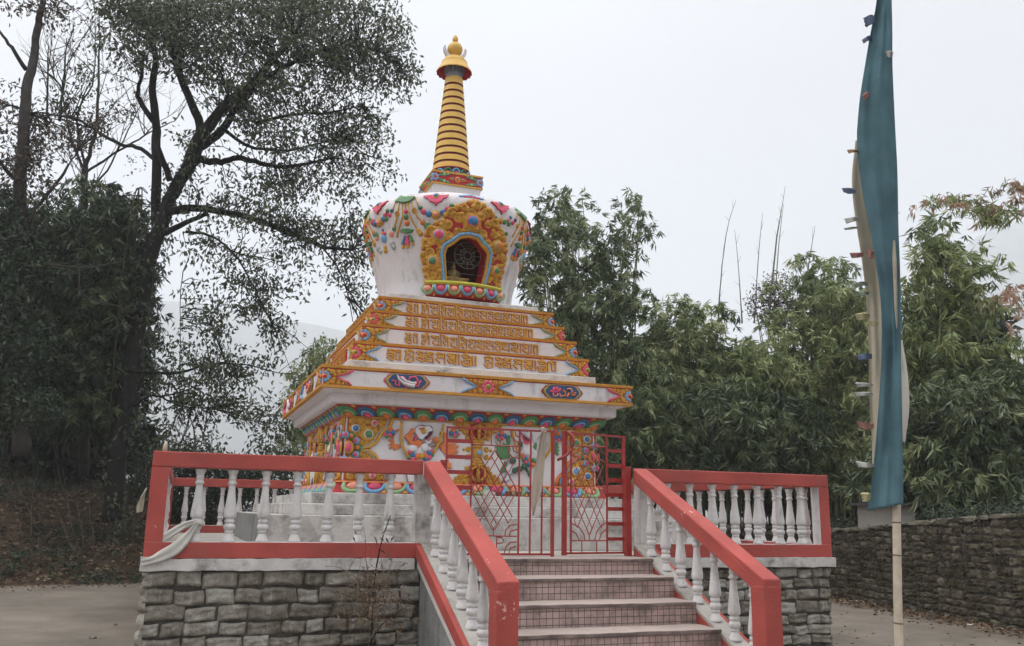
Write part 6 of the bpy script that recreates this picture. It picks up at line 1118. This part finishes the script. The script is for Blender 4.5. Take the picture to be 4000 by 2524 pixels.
# ---- bushes seen past the left railing, behind the terrace
for k,(lab,D,bl,m) in enumerate((
 ('grey green bush behind the far railing, left of the shrine',25.5,[(440,1075,90,36,.9),(375,1090,60,44,1.0),(335,1120,60,50,1.1),(390,1150,50,50,1.0),(520,1120,110,60,1.2),(600,1150,110,60,1.2),(470,1180,100,60,1.2),(640,1090,80,40,.9)],'leaf_dark'),
 ('light green bamboo spray just left of the stupa ledge',27,[(765,815,46,26,.8),(735,850,46,36,1),(710,890,44,34,1),(760,870,36,40,1.1),(700,940,40,40,.9),(720,1000,50,50,1.1),(690,1060,60,50,1.1),(740,930,40,60,1.0)],'leaf_bamboo_light'))):
    t=thing('leafy_bush' if k==0 else 'bamboo_clump',lab,'bush' if k==0 else 'bamboo',tuple(pt(bl[1][0]+(140 if k==0 else 0),1200,D)))
    mb=MB()
    for b in bl: limb(mb,[(b[0]*.5+bl[1][0]*.5,1230),(b[0]+rnd.uniform(-10,10),b[1]+b[3]),(b[0],b[1])],.025,.008,'culm',D,.02,5)
    part(mb,'stems',t); cen=blobpts(bl,1/70.,D,1.0)
    if k: leaves(m,*fans(cen,6,.24,.04,.5),'crown',t)
    else: leaves(m,*clusters(cen,9,.4,.4,.13,.05,.45),'crown',t)
# ---- bamboo right of the stupa
BB=[('tall feathery bamboo clump close behind the right side of the stupa',22,'leaf_bamboo_dark',[(1345,455,46,16,.3),(1330,480,60,22,.45),(1330,520,86,34,.5),(1310,575,105,46,.65),(1420,560,80,50,.55),(1330,650,120,60,.9),(1370,735,120,66,1.3),(1400,830,120,80,1.5),(1245,570,40,46,.5),(1240,640,40,50,.5),(1440,620,66,56,.8),(1450,700,70,60,1),(1470,930,110,90,1.6),(1480,1020,130,80,1.6),(1470,1090,120,50,1.4),(1500,520,30,30,.3),(1500,470,30,12,.12),(1280,530,50,40,.5)],.46),
 ('broad drooping bamboo clump right of the tall feathery one',23.5,'leaf_bamboo',[(1560,735,60,26,.6),(1620,715,60,22,.5),(1680,725,50,22,.5),(1560,790,70,46,.9),(1650,790,110,50,1.0),(1760,830,90,50,1.1),(1610,870,130,70,1.4),(1750,890,130,70,1.4),(1850,900,80,66,1.2),(1560,950,100,70,1.4),(1540,830,60,60,1.1)],.5),
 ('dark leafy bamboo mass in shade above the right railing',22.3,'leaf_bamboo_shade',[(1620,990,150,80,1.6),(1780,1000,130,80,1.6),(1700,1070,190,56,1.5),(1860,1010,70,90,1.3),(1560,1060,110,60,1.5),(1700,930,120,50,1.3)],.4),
 ('bamboo clump with yellowish tips left of the tall flag',24,'leaf_bamboo',[(1905,615,36,18,.5),(1960,620,56,26,.6),(1890,680,70,40,.9),(1975,690,90,56,1),(1930,790,100,62,1.2),(2000,840,90,70,1.2),(1960,940,80,90,1.2),(2010,1040,80,90,1.3),(1840,760,50,46,.8),(1930,1100,90,70,1.2),(2060,760,50,90,1.0),(1900,880,70,60,1.1)],.58),
 ('brownish thin foliage round the tall bare bamboo shoots',25.5,'leaf_brown',[(1800,690,46,34,.8),(1830,670,36,46,.7),(1850,720,46,40,.9),(1780,720,30,24,.6),(1820,740,60,30,.9)],.55),
 ('bright leafy bamboo clump right of the tall flag',21,'leaf_bamboo_light',[(2180,530,50,22,.5),(2190,590,70,40,.9),(2250,620,70,50,.9),(2170,680,76,60,1.1),(2260,720,80,66,1.1),(2200,820,100,80,1.2),(2300,830,80,70,1.1),(2150,780,50,80,1.0)],.42),
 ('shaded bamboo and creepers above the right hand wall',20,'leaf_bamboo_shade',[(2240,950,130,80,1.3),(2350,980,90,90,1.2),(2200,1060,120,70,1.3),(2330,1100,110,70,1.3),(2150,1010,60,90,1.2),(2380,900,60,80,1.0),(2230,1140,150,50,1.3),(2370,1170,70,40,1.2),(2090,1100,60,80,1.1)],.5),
 ('overhanging bamboo bough with reddish leaves at the right edge',16,'leaf_red',[(2395,440,22,24,.8),(2385,470,26,16,.6),(2395,690,20,26,.9),(2400,730,14,30,.7)],.55)]
for k,(lab,D,m,bl,tb) in enumerate(BB):
    t=thing('bamboo_clump' if k not in(4,) else 'leafy_bush',lab,'bamboo' if k!=4 else 'bush',tuple(pt(bl[len(bl)//2][0],1230,D)),'bamboo clumps behind and right of the stupa' if k!=4 else None)
    mb=MB(); Lk=[]; xm=sum(b[0] for b in bl)/len(bl)
    if k!=7:
        for b in bl:
            for q in range(2):
                x0=xm+(b[0]-xm)*.55+rnd.uniform(-40,40); tx=b[0]+rnd.uniform(-.5,.5)*b[2]; ty=b[1]-b[3]*rnd.uniform(.1,.8)
                if ty<1100: Lk.append(limb(mb,[(x0,1235),(x0+(tx-x0)*.15,1235-(1235-ty)*.4),(x0+(tx-x0)*.5,1235-(1235-ty)*.8),(tx,ty)],.032,.006,'culm',D+rnd.uniform(-.8,.8),.02,5))
    else:
        for l in ([(2440,520),(2395,505),(2330,490),(2260,470),(2200,475)],[(2440,470),(2400,455),(2380,440)],[(2450,760),(2410,720),(2390,690)]): Lk.append(limb(mb,l,.012,.004,'culm',D,.02,5))
    part(mb,'culms',t)
    if k==4: leaves(m,*clusters(blobpts(bl,1/80.,D,1.7),8,.4,.2,.12,.04,.5),'crown',t)
    else: leaves(m,*sprays(bl,1/84.,D,1.7,8,.255 if D>18 else .17,.043 if D>18 else .030,tb,5,np.array([tuple(q) for l in Lk for q in l[-3:]])),'crown',t)
    if k==7:
        cen=blobpts([(2190,478,20,14,.7),(2215,470,30,14,.7),(2260,470,40,15,.6),(2310,490,50,16,.7),(2360,505,40,20,.7),(2250,500,26,14,.4),(2330,515,40,14,.5)],1/62.,D,.6); leaves('leaf_bamboo_light',*fans(cen,6,.17,.03,.5),'crown',t)
SHL=['bare bamboo shoot, leftmost of the tall thin ones, leaning right','short bare bamboo shoot, second from left, leaning left','bare bamboo shoot with pale tip, third from left','tallest dark bare bamboo shoot, left of its close twin','bare bamboo shoot close behind the tallest one','short bare bamboo shoot, rightmost, above the yellowish clump']
for k,l in enumerate(([(1688,760),(1691,700),(1700,600),(1714,520),(1730,470)],[(1744,760),(1742,720),(1735,620),(1727,540)],[(1772,760),(1776,720),(1783,600),(1793,500)],[(1808,740),(1812,690),(1826,560),(1836,500),(1846,438)],[(1818,740),(1823,680),(1832,560),(1842,480)],[(1896,660),(1903,610),(1916,530)])):
    mb=MB(); Q=limb(mb,l,.035 if k in(3,) else .024,.004,'shoot',25,.008,6); 
    for q in Q[4:-2:2]:
        e=Vector(nr.normal(0,.10,3)); e.z=abs(e.z)+.16; mb.tube([q,q+e],[.006,.002],'shoot',3)
    o=mb.build('bamboo_shoot'); tag(o,SHL[k],'bamboo','tall bare bamboo shoots')
# ---- background thicket, too dense to count
cen=blobpts([(1600,1120,300,70,1),(1900,1150,200,70,1),(2200,1180,260,60,1),(1500,1000,150,120,.9),(1750,950,200,120,.8),(2050,950,120,160,.9),(2300,1000,140,140,.9),(2250,780,120,80,.6),(1980,760,110,70,.6)],1/55.,28,3.5); a=clusters(cen,9,.7,.3,.32,.13,.25); tag(leaves('leaf_dark',*a,'thicket',None),'dark mass of growth added far behind the bamboo on the right to block back light','thicket',kind='stuff')  # growth added behind the bamboo, dense enough to block back light
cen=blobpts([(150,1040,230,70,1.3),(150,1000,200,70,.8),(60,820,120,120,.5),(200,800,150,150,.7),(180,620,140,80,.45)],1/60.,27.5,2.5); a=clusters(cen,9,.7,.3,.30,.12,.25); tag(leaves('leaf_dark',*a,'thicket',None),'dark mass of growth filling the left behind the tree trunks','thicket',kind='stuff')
# ---- leaf litter and low growth on the hillside and under the wall
n=38000; x=nr.uniform(-16,0,n); y=nr.uniform(6.6,16,n); z=bank_h(x,y); k=z>GZ+.02; x,y,z=x[k],y[k],z[k]; n=len(x)
d=unit(np.c_[nr.normal(size=(n,2)),nr.normal(0,.3,n)]); tag(leaves('litter',np.c_[x,y,z+.02],d,nr.uniform(.06,.17,n),nr.uniform(.03,.08,n),np.clip(nr.normal(.42,.25,n)+.35*(vnoise(x,y,1.1)-.5),0,1),'leaf_litter',None),'dry brown fallen leaves on the slope','leaves',kind='stuff')
n=2800; x=nr.uniform(-15,-1,n); y=nr.uniform(7.5,14,n); k=vnoise(x,y,.8)>.45; x,y=x[k],y[k]; z=bank_h(x,y); a=clusters(np.c_[x,y,z+.12],9,.30,.0,.12,.04,.4); tag(leaves('leaf_dark',*a,'undergrowth',None),'low green weeds and ferns growing on the leafy slope','weeds',kind='stuff')
n=4200; u=nr.uniform(0,1,n); wy=8.2-18*u; wx=np.interp(-wy,[-8.2,-4.2,-2.4,-.4,.8,2.2,3.6,6,10],[9.6,9.1,8.95,8.72,8.5,8.25,8.08,7.9,7.4]); off=-np.abs(nr.normal(0,.32,n))-.02
d=unit(np.c_[nr.normal(size=(n,2)),nr.normal(0,.25,n)]); tag(leaves('litter',np.c_[wx+off,wy,np.full(n,GZ+.02)],d,nr.uniform(.04,.11,n),nr.uniform(.02,.05,n),nr.normal(.45,.2,n),'fallen_leaves',None),'fallen leaves and grit along the foot of the rubble wall','leaves',kind='stuff')
n=1500; u=nr.uniform(0,1,n); wy=8.2-17*u; wx=np.interp(-wy,[-8.2,-4.2,-2.4,-.4,.8,2.2,3.6,6,10],[9.6,9.1,8.95,8.72,8.5,8.25,8.08,7.9,7.4]); wz=np.interp(-wy,[-8.2,-2.4,-.4,2.2,6,10],[.62,.93,1.07,1.24,1.48,1.6])
cc=np.c_[wx+nr.uniform(.1,1.6,n),wy,wz+nr.uniform(-.15,.25,n)]; hc=np.array(tuple(pt(2082,1230,18.7))); cc=cc[np.hypot(*(cc-hc)[:,:2].T)>1.15]
a=clusters(cc,8,.35,.2,.13,.035,.4); tag(leaves('leaf_dark',*a,'creepers',None),'dark creepers and ferns growing over the top of the rubble wall','creepers',kind='stuff')
n=900; x=nr.uniform(-11,-4.2,n); y=np.interp(x,[-12,-6.7,-4.1],[6.9,7.6,8.2])-np.abs(nr.exponential(.5,n)); x=np.r_[x,nr.uniform(4.2,8.4,260)]; y=np.r_[y,nr.uniform(-8,3,260)]; n=len(x)
d=unit(np.c_[nr.normal(size=(n,2)),nr.normal(0,.2,n)]); tag(leaves('litter',np.c_[x,y,np.full(n,GZ+.012)],d,nr.uniform(.03,.09,n),nr.uniform(.015,.04,n),nr.normal(.5,.2,n),'blown_leaves',None),'scattered dry leaves blown on the road','leaves',kind='stuff')
n=300; x=nr.uniform(-15,-2.5,n); y=np.interp(x,[-15,-6.7,-2],[6.6,7.9,9])+nr.uniform(.1,4.5,n); k=vnoise(x,y,.7)>.42; x,y=x[k],y[k]; z=bank_h(x,y); a=clusters(np.c_[x,y,z+.2],12,.45,.25,.16,.035,.55); tag(leaves('leaf_brown',*a,'scrub',None),'withered scrub and dead stalks on the leafy slope','scrub',kind='stuff')
n=1300; u=nr.uniform(0,1,n); wy=8.2-17*u; KY=[-8.2,-4.2,-2.4,-.4,.8,2.2,3.6,6,10]; wx=np.interp(-wy,KY,[9.6,9.1,8.95,8.72,8.5,8.25,8.08,7.9,7.4]); wz=np.interp(-wy,[-8.2,-2.4,-.4,2.2,6,10],[.62,.93,1.07,1.24,1.48,1.6]); hz=GZ+(wz-GZ)*nr.uniform(0,1,n)**.7
k=vnoise(wy*2.1,hz*3.3,1.0)>.42; a=clusters(np.c_[wx-.03,wy,hz][k],8,.10,.4,.055,.028,.35); tag(leaves('leaf_brown',*a,'moss',None),'moss and small dead plants clinging to the rubble wall','moss',kind='stuff')
mb=MB()
for q in range(75):
    x=rnd.uniform(-13,-3.2); y=float(np.interp(x,[-15,-6.7,-2],[6.6,7.9,9]))+rnd.uniform(.2,4.5); z=float(bank_h(x,y)); sprout(mb,(x,y,z-.05),(rnd.gauss(0,.3),rnd.gauss(0,.3),1),rnd.uniform(.5,1.7),.011,'twig' if q%3 else 'bark_grey',1,.3,.6,None,(1,3))
tag(mb.build('brush'),'thin bare stems and brushwood growing on the leafy slope','brush',kind='stuff')
# ---- dry weeds in front of the stone terrace
wd=thing('dry_weed','dry dark stemmed weed with withered grass in front of the stone terrace','weed',tuple(pt(868,1640,8.62)))
mb=MB(); W=[]
W.append(limb(mb,[(868,1600),(872,1519),(880,1370),(893,1290),(904,1250),(918,1212)],.010,.004,'bark',8.62,.004,6))
for l in ([(880,1400),(840,1360),(800,1335),(762,1332)],[(885,1380),(930,1400),(960,1470)],[(876,1460),(830,1420),(820,1350)],[(872,1500),(900,1430),(930,1330)],[(870,1510),(905,1460),(950,1430)],[(880,1390),(862,1330),(858,1270)],[(872,1480),(850,1400),(838,1370)],[(885,1400),(900,1360),(895,1310)]): W.append(limb(mb,l,.0055,.002,'bark' if rnd.random()<.3 else 'twig',8.62,.004,4,rnd.uniform(-.2,.0)))
for q in range(30):
    l=rnd.choice(W); p=l[rnd.randint(1,len(l)-1)]; sprout(mb,p,RT*rnd.uniform(-1,1)+UP*rnd.uniform(-.4,1)-FW*.15,rnd.uniform(.10,.26),.003,'twig',1,.1,.7)
part(mb,'stems',wd)
c=np.array([tuple(pt(*q,8.6)) for q in ((893,1255),(880,1262),(915,1275),(862,1285),(905,1300),(832,1262))]); leaves('leaf_brown',*clusters(c,2,.04,.3,.075,.026,.75),'leaves',wd)
c=np.array([tuple(pt(rnd.gauss(880,45),rnd.gauss(1410,40),8.55+rnd.uniform(-.1,.05))) for _ in range(150)]); leaves('litter',*clusters(c,5,.12,.3,.075,.010,.5),'withered_grass',wd)
gr=MB()
for q in range(14):
    p=pt(1985+rnd.uniform(-14,14),1530,8.2); p.z=GZ; e=Vector((rnd.uniform(-.12,.12),rnd.uniform(-.1,.1),rnd.uniform(.16,.34))); gr.tube([p,p+e*.6,p+e+Vector((e.x*.7,e.y*.7,-.02))],[.004,.003,.0008],'culm',3)
tag(gr.build('grass_tuft'),'small tuft of green grass blades near the foot of the flagpole','grass')
# ---- the misty air over the valley
def haze(dens):
    m=bpy.data.materials.new('valley_haze'); m.use_nodes=True; t=m.node_tree; t.nodes.clear(); v=t.nodes.new('ShaderNodeVolumePrincipled'); o=t.nodes.new('ShaderNodeOutputMaterial'); t.links.new(v.outputs[0],o.inputs['Volume'])
    v.inputs['Color'].default_value=(.93,.96,1,1); v.inputs['Density'].default_value=dens; v.inputs['Anisotropy'].default_value=.2
    M['haze']=m; mb=MB(); mb.box(-2400,2400,-2400,2400,GZ-60,580,'haze'); h=mb.build('haze'); h['kind']='stuff'; return h
haze(.0010)
